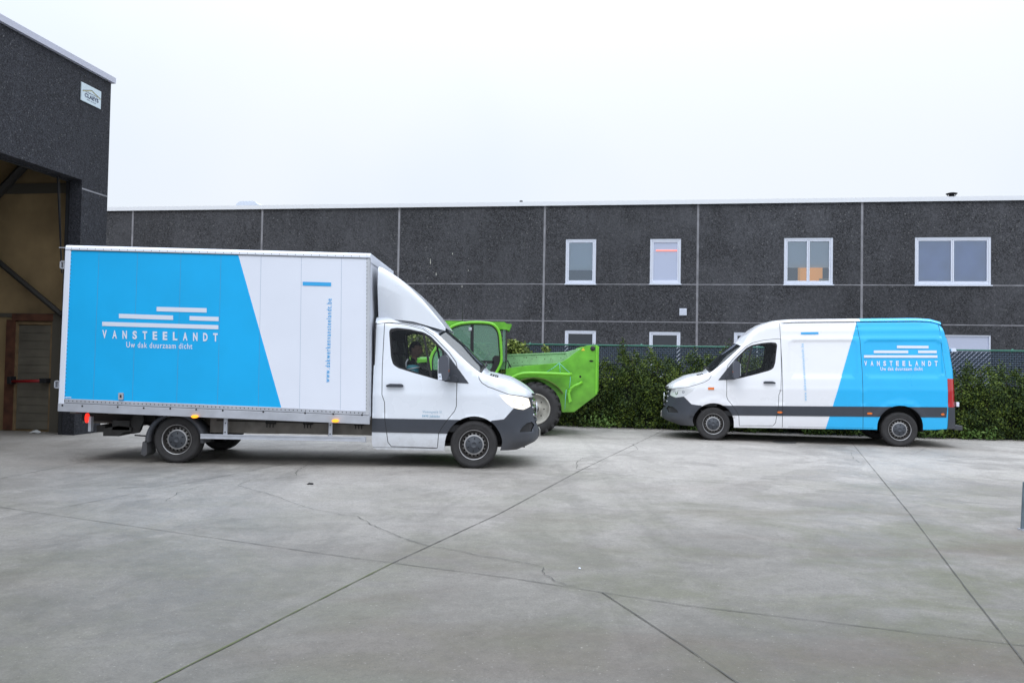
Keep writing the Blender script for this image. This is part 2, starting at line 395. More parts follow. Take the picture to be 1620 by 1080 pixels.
def shell_side(sh, acc, domain, regions, gaps, grid=.075, side=1, extra=(), lining=('body', 'door', 'hood'), skip=()):
    """regions: (polygon in q,z , part, material, offset); later ones win. gaps: (polyline, width)."""
    D = dens(domain, .05, True)
    cons = [(D, True)] + [(dens(r[0], .05, True), True) for r in regions] + [(dens(e, .05), False) for e in extra]
    gl = []
    for P, w in gaps:
        P = dens(P, .05); A, B = [], []
        for i in range(len(P)):
            a = np.array(P[max(i - 1, 0)]); b = np.array(P[min(i + 1, len(P) - 1)]); t = (b - a) / max(np.linalg.norm(b - a), 1e-9); n = np.array([-t[1], t[0]]) * w / 2
            A.append(tuple(np.array(P[i]) + n)); B.append(tuple(np.array(P[i]) - n))
        cons += [(A, False), (B, False)]; gl.append((P, w))
    X, Z = np.meshgrid(np.arange(sh.qr + grid / 2, sh.qf, grid), np.arange(.2, 3.2, grid)); X = X.ravel(); Z = Z.ravel()
    ok = inpoly(D, X, Z); X, Z = X[ok], Z[ok]
    for P, cl in cons:
        ok = segdist(P, X, Z, cl) > grid * .35; X, Z = X[ok], Z[ok]
    V = [Vector((a, b)) for a, b in zip(X, Z)]; E = []
    for P, cl in cons:
        b = len(V); V += [Vector(p) for p in P]; n = len(P)
        E += [(b + i, b + (i + 1) % n) for i in range(n if cl else n - 1)]
    vo, eo, fo = mg.delaunay_2d_cdt(V, E, [], 0, 1e-5)[:3]
    vo = np.array([(v[0], v[1]) for v in vo]); T = np.array([f for f in fo if len(f) == 3])
    C = vo[T].mean(1); ok = inpoly(D, C[:, 0], C[:, 1]); T = T[ok]; C = C[ok]
    lab = np.full(len(T), -1)
    for i, r in enumerate(regions): lab[inpoly(r[0], C[:, 0], C[:, 1])] = i
    gm = np.zeros(len(T), bool)
    for P, w in gl: gm |= segdist(P, C[:, 0], C[:, 1]) < w / 2
    regs = [(None, 'body', regions_default[0], 0.0)] + list(regions)
    wrap = regions_default[1]
    for i in range(-1, len(regions)):
        _, part, mk, off = regs[i + 1]
        if part in skip: continue
        for g in (0, 1, 2):
            sel = (lab == i)
            isblue = inpoly(wrap, C[:, 0], C[:, 1]) if wrap is not None and mk in ('white', 'vanwhite') else np.zeros(len(T), bool)
            gmask = gm & (part in ('body', 'door', 'hood', 'trim_strip'))
            sel = sel & (gmask if g == 1 else (~gmask & (isblue if g == 2 else ~isblue)))
            t = T[sel]
            if not len(t): continue
            ids = np.unique(t); mp = {a: j for j, a in enumerate(ids)}; q, z = vo[ids, 0], vo[ids, 1]
            P = sh.side(q, z, off); N = sh.nrm(lambda a, b: sh.side(a, b, off), q, z)
            N = np.where((N[:, 1] < 0)[:, None] & (np.abs(N[:, 1:2]) > .05), -N, N); N = np.where((N[:, 1:2] * 0 + ((P + N * .01)[:, 1:2] < -9)), N, N)
            a, b, c = P[[mp[x] for x in t[:, 0]]], P[[mp[x] for x in t[:, 1]]], P[[mp[x] for x in t[:, 2]]]
            fn = np.cross(b - a, c - a); nn = N[[mp[x] for x in t[:, 0]]]
            # outward reference: from the body's middle
            ref = np.stack([a[:, 0] * 0, a[:, 1] * 0 + 1e-3, a[:, 2] * 0], -1); px_, py_, gx_, gy_ = sh.plan(vo[t[:, 0], 0], vo[t[:, 0], 1])
            ref = np.stack([gx_, gy_, gx_ * 0 + .2], -1)
            fl = (fn * ref).sum(1) < 0
            rv = sh.plan(q, z); rN = np.stack([rv[2], rv[3], rv[2] * 0 + .05], -1); N = np.where(((N * rN).sum(1) < 0)[:, None], -N, N)
            F = [tuple(mp[x] for x in (f[::-1] if k else f)) for f, k in zip(t, fl)]
            mkk = 'gap' if g == 1 else ('blue' if g == 2 else mk)
            if side < 0:
                P = P * [1, -1, 1]; N = N * [1, -1, 1]; F = [f[::-1] for f in F]
            key = part if part in ('body', 'hood', 'bumper', 'grille', 'back_bumper') else (part, side)
            acc.add(key, P, N, F, mkk)
            if part in lining: acc.add(key, P - N * .028, -N, [f[::-1] for f in F], 'inner')
def shell_top(sh, acc, qlines, vlines, cls):
    q = np.array(qlines); v = np.array(vlines); Qg, Vg = np.meshgrid(q, v, indexing='ij')
    P = sh.top(Qg.ravel(), Vg.ravel()); N = sh.nrm(sh.top, Qg.ravel(), Vg.ravel(), .003)
    N = np.where(N[:, 2:3] < 0, -N, N); nv = len(v); groups = {}
    for i in range(len(q) - 1):
        for j in range(nv - 1):
            k = cls((q[i] + q[i + 1]) / 2, (v[j] + v[j + 1]) / 2)
            if k: groups.setdefault(k, []).append((i * nv + j, (i + 1) * nv + j, (i + 1) * nv + j + 1, i * nv + j + 1))
    for (part, mk), F in groups.items():
        ids = sorted({a for f in F for a in f}); mp = {a: j for j, a in enumerate(ids)}; PP = P[ids]; NN = N[ids]
        if part == 'windshield': PP = PP - NN * .006
        F2 = []
        for f in F:
            f = tuple(mp[a] for a in f); fn = np.cross(PP[f[2]] - PP[f[0]], PP[f[3]] - PP[f[1]])
            F2.append(f[::-1] if fn @ NN[f[0]] < 0 else f)
        acc.add(part, PP, NN, F2, mk)
        if part in ('body', 'hood'): acc.add(part, PP - NN * .028, -NN, [f[::-1] for f in F2], 'inner')
def acc_build(acc, root, names):
    objs = {}
    def mk(k, parent):
        d = acc.p[k]; nm = names.get(k if isinstance(k, str) else k[0], k if isinstance(k, str) else k[0])
        objs[k] = rawmesh(nm, d['V'], d['F'], [M[m] for m in d['mats']], d['M'], parent, True, d['N']); return objs[k]
    for k in acc.p:
        if k == 'body' or (isinstance(k, tuple) and k[0] == 'door') or k == 'hood' or (isinstance(k, str)): mk(k, root)
    for k in acc.p:
        if k in objs: continue
        nm, sd = k
        par = objs.get(('door', sd)) if nm in ('window', 'window_frame', 'mirror_base') else root
        mk(k, par)
    return objs

# shapes shared by the two vans (x forward, z up, metres from the front axle), measured on the photograph
CREST_F = [(.90, 1.045), (.86, 1.075), (.80, 1.11), (.70, 1.16), (.55, 1.215), (.30, 1.285), (.12, 1.335), (.03, 1.37), (-.10, 1.475),
           (-.27, 1.62), (-.43, 1.775), (-.60, 1.94)]
XN = [(.2, .68), (.28, .80), (.36, .925), (.41, .965), (.50, .97), (.535, .965), (.56, .94), (.69, .915), (.90, .885), (1.01, .875), (1.035, .895), (1.08, .90), (1.15, .86), (1.3, .8), (2.2, .8)]
WB = [(.2, .955), (.28, .968), (.45, .982), (.74, .992), (.78, .984), (1.04, .992), (1.10, .984), (1.25, .975), (1.42, .955), (2.04, .898), (2.14, .885), (2.6, .85)]
RR = [(-5, .16), (-1.2, .13), (-.75, .075), (-.55, .05), (-.05, .05), (.15, .09), (.5, .12), (.9, .06)]
CROWN = [(-5, .045), (-1.0, .05), (-.75, .06), (-.6, .14), (-.3, .18), (0, .15), (.15, .06), (.5, .075), (.9, .03)]
WINDOW = [(-1.28, 1.97), (-1.26, 2.015), (-1.16, 2.03), (-.97, 2.012), (-.77, 1.97), (-.66, 1.91), (-.43, 1.675), (-.27, 1.47), (-.09, 1.235),
          (-.27, 1.24), (-.53, 1.275), (-.91, 1.375), (-1.13, 1.44), (-1.205, 1.49), (-1.24, 1.60)]
DOOR = [(-1.36, 1.45), (-1.35, 2.09), (-1.30, 2.10), (-1.02, 2.075), (-.79, 2.02), (-.63, 1.92), (-.39, 1.68), (-.285, 1.54), (-.265, 1.45), (-.265, 1.23), (-.265, .90), (-.29, .83),
        (-.40, .69), (-.48, .57), (-.515, .50), (-.53, .29), (-1.20, .30), (-1.25, .36), (-1.30, .70), (-1.31, .94), (-1.35, 1.05)]
HEADL = [(.36, 1.075), (.50, 1.075), (.66, 1.052), (.79, 1.015), (.81, .96), (.82, .90), (.71, .86), (.63, .872), (.54, .90), (.44, .98)]
SHUT = [(.05, 1.345), (.06, 1.30), (.10, 1.245), (.19, 1.19), (.50, 1.083), (.66, 1.06), (.79, 1.03)]
FOG = [(.66, .535), (.84, .535), (.88, .62), (.84, .67), (.76, .66), (.70, .61)]
def cab_regions(sh, paint, van=False):
    Q = sh.Q; qf = sh.qf
    hood = Q(SHUT) + [(qf, 1.035), (qf, 2.2), (sh.toq(.05, 1.3), 2.2)]
    bump = Q([(.57, .885), (.43, .725), (.25, .70), (.15, .60), (.15, .1)]) + [(qf + .01, .1), (qf + .01, 1.03)] + Q([(.79, 1.03), (.82, .90), (.71, .855)])
    gr = Q([(.845, 1.02), (.85, .95), (.875, .80), (.895, .64)]) + [(qf + .01, .60), (qf + .01, 1.03)]
    win = round_poly(WINDOW, .03, 3)
    # two panes split by the bar, and the black triangle that carries the mirror
    tri = [(-.62, 1.875), (-.43, 1.675), (-.27, 1.47), (-.09, 1.235), (-.27, 1.24), (-.42, 1.255), (-.52, 1.62), (-.585, 1.80)]
    tri = [(-.475, 1.722), (-.43, 1.675), (-.27, 1.47), (-.09, 1.235), (-.27, 1.24), (-.40, 1.258)]
    g1 = [(-1.25, 1.96), (-1.15, 2.0), (-.97, 1.985), (-.79, 1.95), (-.66, 1.325), (-.91, 1.40), (-1.12, 1.465), (-1.18, 1.51), (-1.215, 1.61)]
    g2 = [(-.75, 1.925), (-.67, 1.87), (-.50, 1.70), (-.43, 1.275), (-.53, 1.295), (-.625, 1.315)]
    R = [(hood, 'hood', paint, .0), (DOOR, 'door', paint, 0.0),
         ([(-1.6 if not van else -4.59, .705 if not van else .722), (-.2, .705), (-.2, .502), (-1.6 if not van else -4.56, .505 if not van else .52)], 'trim_strip', 'plastic', .008),
         (bump, 'bumper', 'plastic', .006), (gr, 'grille', 'black', -.02), (Q(HEADL), 'headlight', 'lens', .002),
         (Q(FOG), 'fog_recess', 'gap', -.01),
         (win, 'window_frame', 'black', .0), (g1, 'window', 'glass', -.004), (g2, 'window', 'glass', -.004), (tri, 'mirror_base', 'plastic', .006)]
    gaps = [(DOOR + [DOOR[0]], .010), (Q(SHUT) + [(qf, 1.035)], .010)]
    return R, gaps
def arch(cx, cz, r, zb0, zb1, n=22, a0=180, a1=0):
    P = []
    for i in range(n + 1):
        a = math.radians(a0 + (a1 - a0) * i / n); P.append((cx + r * math.cos(a), cz + r * math.sin(a)))
    return [(cx - r, zb0)] + P + [(cx + r, zb1)]

def wheel(parent, x, y, r=.345, w=.225, side=1):
    """side=+1 when the outside of the wheel looks to +y"""
    o = thing_part('wheel', parent, (x, y, r))
    s = side
    b = MB(); hw = w / 2
    prof = [(.212, -hw + .02), (.225, -hw), (.30, -hw - .004), (.330, -hw + .012), (r, -hw + .04), (r + .001, -hw + .05)]
    for gx in (-.055, -.018, .018, .055):
        prof += [(r, gx - .012), (r - .009, gx - .008), (r - .009, gx + .004), (r, gx + .008)]
    prof += [(r + .001, hw - .05), (r, hw - .04), (.333, hw - .012), (.318, hw - .002), (.312, hw + .002), (.29, hw + .005), (.282, hw + .001), (.25, hw + .003), (.225, hw), (.212, hw - .02)]
    b.lathe(prof, 56, c=(0, 0, 0)); t = b.build('tyre', M['tyre'], o)
    b = MB()
    pr = [(.214, hw - .015), (.222, hw + .002), (.216, hw + .005), (.207, hw - .004), (.199, hw - .045), (.197, hw - .060)]
    b.lathe(pr, 56, mi=0, mis=[0, 0, 1, 0, 0])
    # disc with a ring of ventilation holes
    n = 72; rs = [.197, .171, .148, .143, .128]; yo = [hw - .060, hw - .046, hw - .028, hw - .018, hw - .014]
    for i in range(n):
        a0, a1 = 2 * PI * i / n, 2 * PI * (i + 1) / n
        for k in range(4):
            if k == 1 and i % 4 in (1, 2): continue
            V = [(rs[k] * math.cos(a0), yo[k], rs[k] * math.sin(a0)), (rs[k + 1] * math.cos(a0), yo[k + 1], rs[k + 1] * math.sin(a0)),
                 (rs[k + 1] * math.cos(a1), yo[k + 1], rs[k + 1] * math.sin(a1)), (rs[k] * math.cos(a1), yo[k], rs[k] * math.sin(a1))]
            b.add(V, [(0, 1, 2, 3)], 0 if k < 1 else (3 if k == 1 else 1))
    b.lathe([(.128, hw - .014), (.124, hw - .022)], 48, mi=1)
    b.lathe([(.20, hw - .09), (.001, hw - .09)], 32, mi=2)
    b.build('rim', [M['rim'], M['ring'], M['hole'], M['rim2']], o)
    b = MB()
    b.lathe([(.124, hw - .022), (.122, hw - .012), (.115, hw - .008), (.055, hw - .002), (.048, hw + .006), (.034, hw + .008), (.030, hw + .002), (.001, hw + .002)], 40)
    for k in range(6):
        a = PI / 6 + k * PI / 3 + .1; c, q = math.cos(a), math.sin(a)
        P = [(.078, -.006), (.104, -.006), (.104, .006), (.078, .006)]
        V = [(u * c - v * q, hw + .0005 + (-.006 if u > .08 else -.001), u * q + v * c) for u, v in P]; b.add([(p[0], hw - .0015 if abs(p[0] ** 2 + p[2] ** 2) > .0064 else hw + .001, p[2]) for p in V], [(0, 1, 2, 3)[::-1]], 1)
    b.build('hub_cap', [M['hub'], M['hole']], o)
    if s < 0: o.rotation_euler = (0, 0, PI)
    return o
def thing_part(name, parent, loc=(0, 0, 0)):
    o = bpy.data.objects.new(name, None); COL.objects.link(o); o.parent = parent; o.location = loc; o.empty_display_size = .1; return o
def copy_part(o, parent, loc, rz):
    c = o.copy(); COL.objects.link(c); c.parent = parent; c.location = loc; c.rotation_euler = (0, 0, rz)
    for ch in o.children:
        d = ch.copy(); COL.objects.link(d); d.parent = c
    return c
# ------------------------------------------------------------------ directions of the two buildings
TH_ = math.radians(8.6)
WX = np.array([math.cos(TH_), -math.sin(TH_), 0]); WY = np.array([math.sin(TH_), math.cos(TH_), 0])

# ------------------------------------------------------------------ ground: one sheet of old power-floated concrete
def ground_mat():
    m, N, L, b = _new('yard_concrete'); tc = N.new('ShaderNodeTexCoord')
    def noise(sc, det, rough, vec=(1, 1, 1), dist=0.0, rot=0.0):
        mp = N.new('ShaderNodeMapping'); mp.inputs['Scale'].default_value = vec; mp.inputs['Rotation'].default_value = (0, 0, rot)
        L.new(tc.outputs['Object'], mp.inputs[0]); n = N.new('ShaderNodeTexNoise'); n.inputs['Scale'].default_value = sc
        n.inputs['Detail'].default_value = det; n.inputs['Roughness'].default_value = rough; n.inputs['Distortion'].default_value = dist
        L.new(mp.outputs[0], n.inputs['Vector']); return n.outputs['Fac']
    def rng_(v, a, b_, c, d):
        r = N.new('ShaderNodeMapRange'); r.inputs['From Min'].default_value = a; r.inputs['From Max'].default_value = b_
        r.inputs['To Min'].default_value = c; r.inputs['To Max'].default_value = d; L.new(v, r.inputs[0]); return r.outputs[0]
    def mul(a, b_):
        n = N.new('ShaderNodeMath'); n.operation = 'MULTIPLY'; L.new(a, n.inputs[0]); L.new(b_, n.inputs[1]); return n.outputs[0]
    def mixc(f, a, b_):
        n = N.new('ShaderNodeMix'); n.data_type = 'RGBA'; L.new(f, n.inputs[0])
        for k, v in ((6, a), (7, b_)):
            if isinstance(v, tuple): n.inputs[k].default_value = (*v, 1)
            else: L.new(v, n.inputs[k])
        return n.outputs[2]
    big = noise(.17, 6, .6, (1, 1, 1), .8)
    med = noise(1.0, 10, .74, (1, .8, 1), .9, .25)
    smear = noise(.75, 10, .72, (1, .7, 1), 1.0, -.5)
    fine = noise(70, 5, .8)
    grit = noise(26, 6, .75)
    grain = noise(420, 2, .6)
    col = mixc(rng_(big, .40, .60, 0, 1), (.195, .191, .180), (.335, .330, .315))
    col = mixc(rng_(med, .42, .66, 0, .65), col, (.385, .378, .36))
    col = mixc(rng_(smear, .48, .66, 0, .72), col, (.150, .147, .137))
    w = noise(.42, 10, .62, (1, 1, 1), 1.2, .5)
    col = mixc(rng_(w, .535, .545, 0, .34), col, (.16, .157, .148))
    w2 = noise(.23, 10, .62, (1, 1, 1), 1.6, -.35)
    col = mixc(rng_(w2, .50, .512, 0, .34), col, (.37, .365, .35))
    scr = noise(6, 6, .8, (.5, 1.2, 1), .6, .5)
    col = mixc(rng_(scr, .62, .68, 0, .50), col, (.44, .435, .42))
    scr2 = noise(3.2, 8, .8, (1, .7, 1), .6, .9)
    col = mixc(rng_(scr2, .58, .70, 0, .5), col, (.115, .112, .105))
    ty = noise(.8, 3, .5, (2.4, .10, 1), .7, -.45)
    col = mixc(rng_(ty, .60, .66, 0, .16), col, (.10, .10, .10))
    # green algae and brownish stains, more of both towards the right and the front
    sx = N.new('ShaderNodeSeparateXYZ'); L.new(tc.outputs['Object'], sx.inputs[0])
    right = mul(rng_(sx.outputs[0], -1.5, 4.0, .35, 1), rng_(sx.outputs[1], 13, 5, 0, 1))
    alg = mul(rng_(noise(.8, 6, .65, (1, 1.3, 1), .5), .44, .60, 0, .85), right)
    col = mixc(rng_(sx.outputs[1], 11.0, 3.0, 0, .62), col, (.095, .098, .080))  # greenish grime, with lens vignetting painted into the near concrete
    col = mixc(alg, col, (.105, .118, .058))
    brn = mul(rng_(noise(.5, 6, .6, (.5, 1.6, 1), .8, -.4), .52, .64, 0, .7), right)
    col = mixc(brn, col, (.115, .088, .070))
    left = mul(rng_(sx.outputs[0], -4, -9, 0, .55), rng_(noise(.5, 5, .6), .35, .6, .4, 1)); col = mixc(left, col, (.17, .16, .14))
    col = mixc(rng_(fine, .38, .66, .0, .62), col, (.085, .083, .075))
    col = mixc(rng_(grit, .50, .66, .0, .45), col, (.10, .098, .088))
    pit = noise(60, 2, .5); col = mixc(rng_(pit, .70, .73, 0, .7), col, (.05, .05, .045))
    sp = noise(48, 3, .6); col = mixc(rng_(sp, .66, .70, 0, .45), col, (.5, .49, .47))
    yg = N.new('ShaderNodeVectorMath'); yg.operation = 'SCALE'; L.new(col, yg.inputs[0]); L.new(rng_(sx.outputs[1], 3.2, 13, .76, 1.30), yg.inputs['Scale'])  # far slab lighter, near darker: grazing sheen painted into the albedo
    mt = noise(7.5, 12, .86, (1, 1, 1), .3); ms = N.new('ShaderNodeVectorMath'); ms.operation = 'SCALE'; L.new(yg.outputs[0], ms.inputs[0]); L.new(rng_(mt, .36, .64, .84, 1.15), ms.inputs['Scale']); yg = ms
    wm = N.new('ShaderNodeVectorMath'); wm.operation = 'MULTIPLY'; wm.inputs[1].default_value = (1.045, .992, .965); L.new(yg.outputs[0], wm.inputs[0]); col = wm.outputs[0]
    L.new(col, b.inputs['Base Color'])
    L.new(rng_(med, .3, .7, .50, .74), b.inputs['Roughness']); b.inputs['Specular IOR Level'].default_value = .45
    bp = N.new('ShaderNodeBump'); bp.inputs['Strength'].default_value = .30; bp.inputs['Distance'].default_value = .004
    ad = N.new('ShaderNodeMath'); ad.operation = 'ADD'; L.new(fine, ad.inputs[0]); L.new(grain, ad.inputs[1]); L.new(ad.outputs[0], bp.inputs['Height'])
    L.new(bp.outputs[0], b.inputs['Normal']); return m
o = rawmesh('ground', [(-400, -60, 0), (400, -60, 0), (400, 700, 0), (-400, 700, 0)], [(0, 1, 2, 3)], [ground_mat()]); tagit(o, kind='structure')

def joint_mat(name, col, thr):
    m, N, L, b = _new(name); tc = N.new('ShaderNodeTexCoord'); n = N.new('ShaderNodeTexNoise'); n.inputs['Scale'].default_value = 5; n.inputs['Detail'].default_value = 6
    L.new(tc.outputs['Object'], n.inputs['Vector']); b.inputs['Base Color'].default_value = (*col, 1); b.inputs['Roughness'].default_value = .9
    r = N.new('ShaderNodeMapRange'); r.inputs['From Min'].default_value = thr; r.inputs['From Max'].default_value = thr + .18; r.inputs['To Min'].default_value = .55; L.new(n.outputs['Fac'], r.inputs[0])
    L.new(r.outputs[0], b.inputs['Alpha']); return m
JM = joint_mat('joint_dirt', (.075, .073, .066), .34); CM = joint_mat('crack_dirt', (.065, .065, .06), .34); GM = joint_mat('mossy_joint', (.080, .095, .040), .28)
_jz = [.004]
def ribbon(name, px, w, m, wander=0.0, jag=0.0):
    pts = [gnd(*p)[:2] for p in px]; P = [tuple(p) for p in pts]; P = dens(P, .12 if not jag else .05); V = []; n = len(P); _jz[0] += .0004; off = 0
    for i in range(n):
        a = np.array(P[max(i - 1, 0)]); b_ = np.array(P[min(i + 1, n - 1)]); t = (b_ - a) / np.linalg.norm(b_ - a); nn = np.array([-t[1], t[0]])
        off = off * .8 + rng.normal() * jag; ww = w * .62 * (.5 + .8 * rng.random()); c = np.array(P[i]) + nn * (off + wander * rng.normal())
        for s in (-1, 1): q = c + nn * s * ww / 2; V.append((q[0], q[1], _jz[0]))
    o = rawmesh(name, V, [(2 * i, 2 * i + 1, 2 * i + 3, 2 * i + 2)[::-1] for i in range(n - 1)], [m]); tagit(o, kind='structure')
    return o
J = lambda s, w=.012, m=None: ribbon('pavement_joint', pxs(s), w, m or JM, .0006)
J('220,1092 620,891', .020, GM); J('620,891 790,812.5 916,745 1070,671', .016)
J('-40,796.5 540,880 810,914.7 1080,957 1660,1026', .012)
J('1340,691 1440,813.5 1530,933 1660,1098', .015)
J('720,741 912,745 1080,760 1398,782 1660,806', .010)
J('952,937 1080,1021 1175,1086', .016)
J('850,685 1040,694 1080,697 1320,711 1660,729', .013)
J('-40,765 185,721 330,700', .015); J('-20,824 130,797 407,743 489,726', .012)
CK = lambda s, w=.010: ribbon('ground_crack', pxs(s), w, CM, 0, .006)
CK('585,705 510,732 490,734 470,743 468,752 437,757 394,759.6 375,768 400,775 440,785.6 467,796.6 496,806 540,813.5 566,817 584,828.6 625,847 677,863 718,869.6 762,880 836,891 858.5,898 862,909.6 895.5,926.5 914,930')
CK('262,793 281,780 322,769'); CK('912,742 914,733 921.5,724.6 958,722.6 990,717.5 1010,711.5 1000,702 984,698.6'); CK('1010,706 1022,710')
CK('912,743 945,741.5', .03); CK('1345,716 1352,726 1360,732', .008); CK('1440,720 1455,715 1470,705', .008)
# drain cover near the parked van
b = MB(); c = gnd(1241, 699.5); b.lathe([(.24, .0), (.24, .010), (.22, .012), (.001, .010)], 28, c=(c[0], c[1], 0), axis='z'); o = b.build('drain_cover', mat('cast_iron_cover', (.05, .05, .05), .7))
tagit(o, 'small dark round drain cover in the concrete in front of the panel van', 'drain cover')

# ------------------------------------------------------------------ dark exposed-aggregate concrete of both buildings
def aggregate(name, base, scale=26, bloom=.35):
    m, N, L, b = _new(name); tc = N.new('ShaderNodeTexCoord')
    def noise(sc, det, rough, dist=0.0, vec=(1, 1, 1)):
        mp = N.new('ShaderNodeMapping'); mp.inputs['Scale'].default_value = vec; L.new(tc.outputs['Object'], mp.inputs[0])
        n = N.new('ShaderNodeTexNoise'); n.inputs['Scale'].default_value = sc; n.inputs['Detail'].default_value = det; n.inputs['Roughness'].default_value = rough
        n.inputs['Distortion'].default_value = dist; L.new(mp.outputs[0], n.inputs['Vector']); return n.outputs['Fac']
    def R(v, a, b_, c, d):
        r = N.new('ShaderNodeMapRange'); r.inputs['From Min'].default_value = a; r.inputs['From Max'].default_value = b_; r.inputs['To Min'].default_value = c; r.inputs['To Max'].default_value = d
        L.new(v, r.inputs[0]); return r.outputs[0]
    def mixc(f, a, c):
        n = N.new('ShaderNodeMix'); n.data_type = 'RGBA'; L.new(f, n.inputs[0])
        for k, v in ((6, a), (7, c)):
            if isinstance(v, tuple): n.inputs[k].default_value = (*v, 1)
            else: L.new(v, n.inputs[k])
        return n.outputs[2]
    vo = N.new('ShaderNodeTexVoronoi'); vo.inputs['Scale'].default_value = scale; L.new(tc.outputs['Object'], vo.inputs['Vector'])
    sp = N.new('ShaderNodeSeparateColor'); L.new(vo.outputs['Color'], sp.inputs[0])
    d = tuple(c * .38 for c in base); l = tuple(c * 2.1 for c in base)
    col = mixc(sp.outputs[0], d, l)
    wh = N.new('ShaderNodeMath'); wh.operation = 'GREATER_THAN'; wh.inputs[1].default_value = .988; L.new(sp.outputs[1], wh.inputs[0])
    f = N.new('ShaderNodeMath'); f.operation = 'MULTIPLY'; f.inputs[1].default_value = .27; L.new(wh.outputs[0], f.inputs[0])
    col = mixc(f.outputs[0], col, (.42, .42, .41))
    col = mixc(R(noise(.55, 7, .62, .6, (1, 1, .8)), .46, .74, 0, bloom), col, tuple(c * 2.6 for c in base))
    col = mixc(R(noise(1.8, 6, .65, .3, (1, 1, .45)), .52, .78, 0, bloom * .8), col, tuple(c * 3.0 for c in base))
    col = mixc(R(noise(.18, 3, .5), .40, .62, 0, .35), col, tuple(c * .5 for c in base))
    st = noise(2.6, 6, .7, .3, (1, 1, .10)); col = mixc(R(st, .56, .74, 0, .38), col, tuple(c * 2.6 for c in base))
    col = mixc(R(noise(9, 4, .7), .45, .75, 0, .5), col, tuple(c * .45 for c in base))
    L.new(col, b.inputs['Base Color']); b.inputs['Roughness'].default_value = .82; b.inputs['Specular IOR Level'].default_value = .3
    bp = N.new('ShaderNodeBump'); bp.inputs['Strength'].default_value = .5; bp.inputs['Distance'].default_value = .01; L.new(vo.outputs['Distance'], bp.inputs['Height']); L.new(bp.outputs[0], b.inputs['Normal'])
    return m
AGG = aggregate('washed_dark_concrete', (.042, .043, .048), 34, .6); AGG2 = aggregate('washed_dark_concrete_near', (.028, .029, .035), 62, .2)
MJ = mat('pale_joint_sealant', (.22, .22, .24), .8, var=.3, vscale=3)
COP = mat('white_roof_trim', (.74, .76, .80), .45)
PVC = mat('white_pvc', (.66, .70, .80), .35)

# ------------------------------------------------------------------ office building behind the fence
_po = cC + ray(861, 574) / (ray(861, 574) @ np.array([0, 1, 0])) * 27.0
def BP(px, py, off=0.0):
    p = hit(px, py, _po - WY * off, WY); return np.array([float((p - _po) @ WX), float(p[2])])
office = thing('office_building', 'long dark two storey building with white windows and a white roof edge behind the hedge', 'building', (_po[0], _po[1], 0), -TH_)
XL, XR = BP(150, 400)[0] - 14, BP(1620, 400)[0] + 32
ztop = BP(861, 324.8)[1]
wins = []   # (x0,x1,z0,z1,leaves,kind)
def W4(a, c, leaves, kind):
    p, q = BP(*a), BP(*c); wins.append([p[0], q[0], q[1], p[1], leaves, kind])
W4((895, 378), (942.5, 449), 1, 'a'); W4((1028.5, 377.5), (1077, 449), 1, 'b'); W4((1240.5, 376), (1318, 450), 2, 'c'); W4((1447.5, 375), (1568.5, 451), 2, 'd')
for a, c, l, k in (((893.5, 522), (942, 596), 1, 'e'), ((1027, 524), (1076, 598), 1, 'f'), ((1161, 525), (1238, 600), 2, 'g')): W4(a, c, l, k)
W4((1450, 528.5), (1568, 640), 0, 'h')
wins.sort()
b = MB(); y0, y1 = 0.0, .35
xs_ = sorted({XL, XR} | {w[0] for w in wins} | {w[1] for w in wins})
for i in range(len(xs_) - 1):
    a, c = xs_[i], xs_[i + 1]; mid = (a + c) / 2; holes = sorted([(w[2], w[3]) for w in wins if w[0] < mid < w[1]]); z = 0.0
    for h0, h1 in holes: b.box(a, c, y0, y1, z, h0); z = h1
    b.box(a, c, y0, y1, z, ztop)
b.build('wall', AGG, office)
jb = MB()
for px in (208.5, 413.5, 630.5, 861, 1103.8, 1363.5):
    x = BP(px, 400)[0]; jb.box(x - .035, x + .035, -.004, .002, .0, ztop - .02)
for px in (1650,): x = BP(px, 400)[0]; jb.box(x - .035, x + .035, -.004, .002, .0, ztop - .02)
for py, pxx in ((450.2, 1150), (510.3, 1150)):
    z = BP(pxx, py)[1]; xs2 = XL
    for w in sorted([w for w in wins if w[2] - .1 < z < w[3]], key=lambda w: w[0]):
        jb.box(xs2, w[0] - .02, -.0035, .002, z - .017, z + .017); xs2 = w[1] + .02
    jb.box(xs2, XR, -.0035, .002, z - .017, z + .017)
jb.build('wall_joint', MJ, office)
b = MB(); b.box(XL, XR, -.06, .45, ztop + .005, ztop + .10); b.box(XL, XR, -.07, -.055, ztop - .03, ztop + .11); b.build('roof_edge', COP, office)
b = MB(); b.box(XL, XR, .36, 14, ztop - .15, ztop - .05); b.build('roof', mat('roof_felt', (.08, .08, .08), .9), office)
ROOM = mat('room_wall', (.10, .11, .13), .9)
b = MB(); b.box(XL + .1, XR - .1, 2.2, 2.3, 0, ztop - .2); b.box(XL + .1, XR - .1, .36, 2.2, 2.9, 3.1); b.box(XL + .1, XR - .1, .36, 2.2, .01, .05); b.build('room_wall', ROOM, office)
PANE = glass('coated_pane', (.97, .99, 1.0), .985, ior=2.6, base=(.03, .04, .06), refl=(.80, .90, 1))
PANED = glass('dark_pane', (.3, .33, .38), .6, ior=1.75, base=(.015, .02, .03)); PANEM = glass('milk_pane', (.9, .9, .9), .10, ior=3.0, base=(.42, .46, .62), refl=(.85, .9, 1))
PANEB = glass('sky_tint_pane', (.6, .6, .65), .3, ior=3.6, base=(.10, .13, .22), refl=(.72, .84, 1))
SR1 = mat('pale_sky_reflection', (.90, .96, 1.0), .8); SR2 = mat('blue_sky_reflection', (.56, .68, 1.0), .8, var=.08, vscale=1.5)
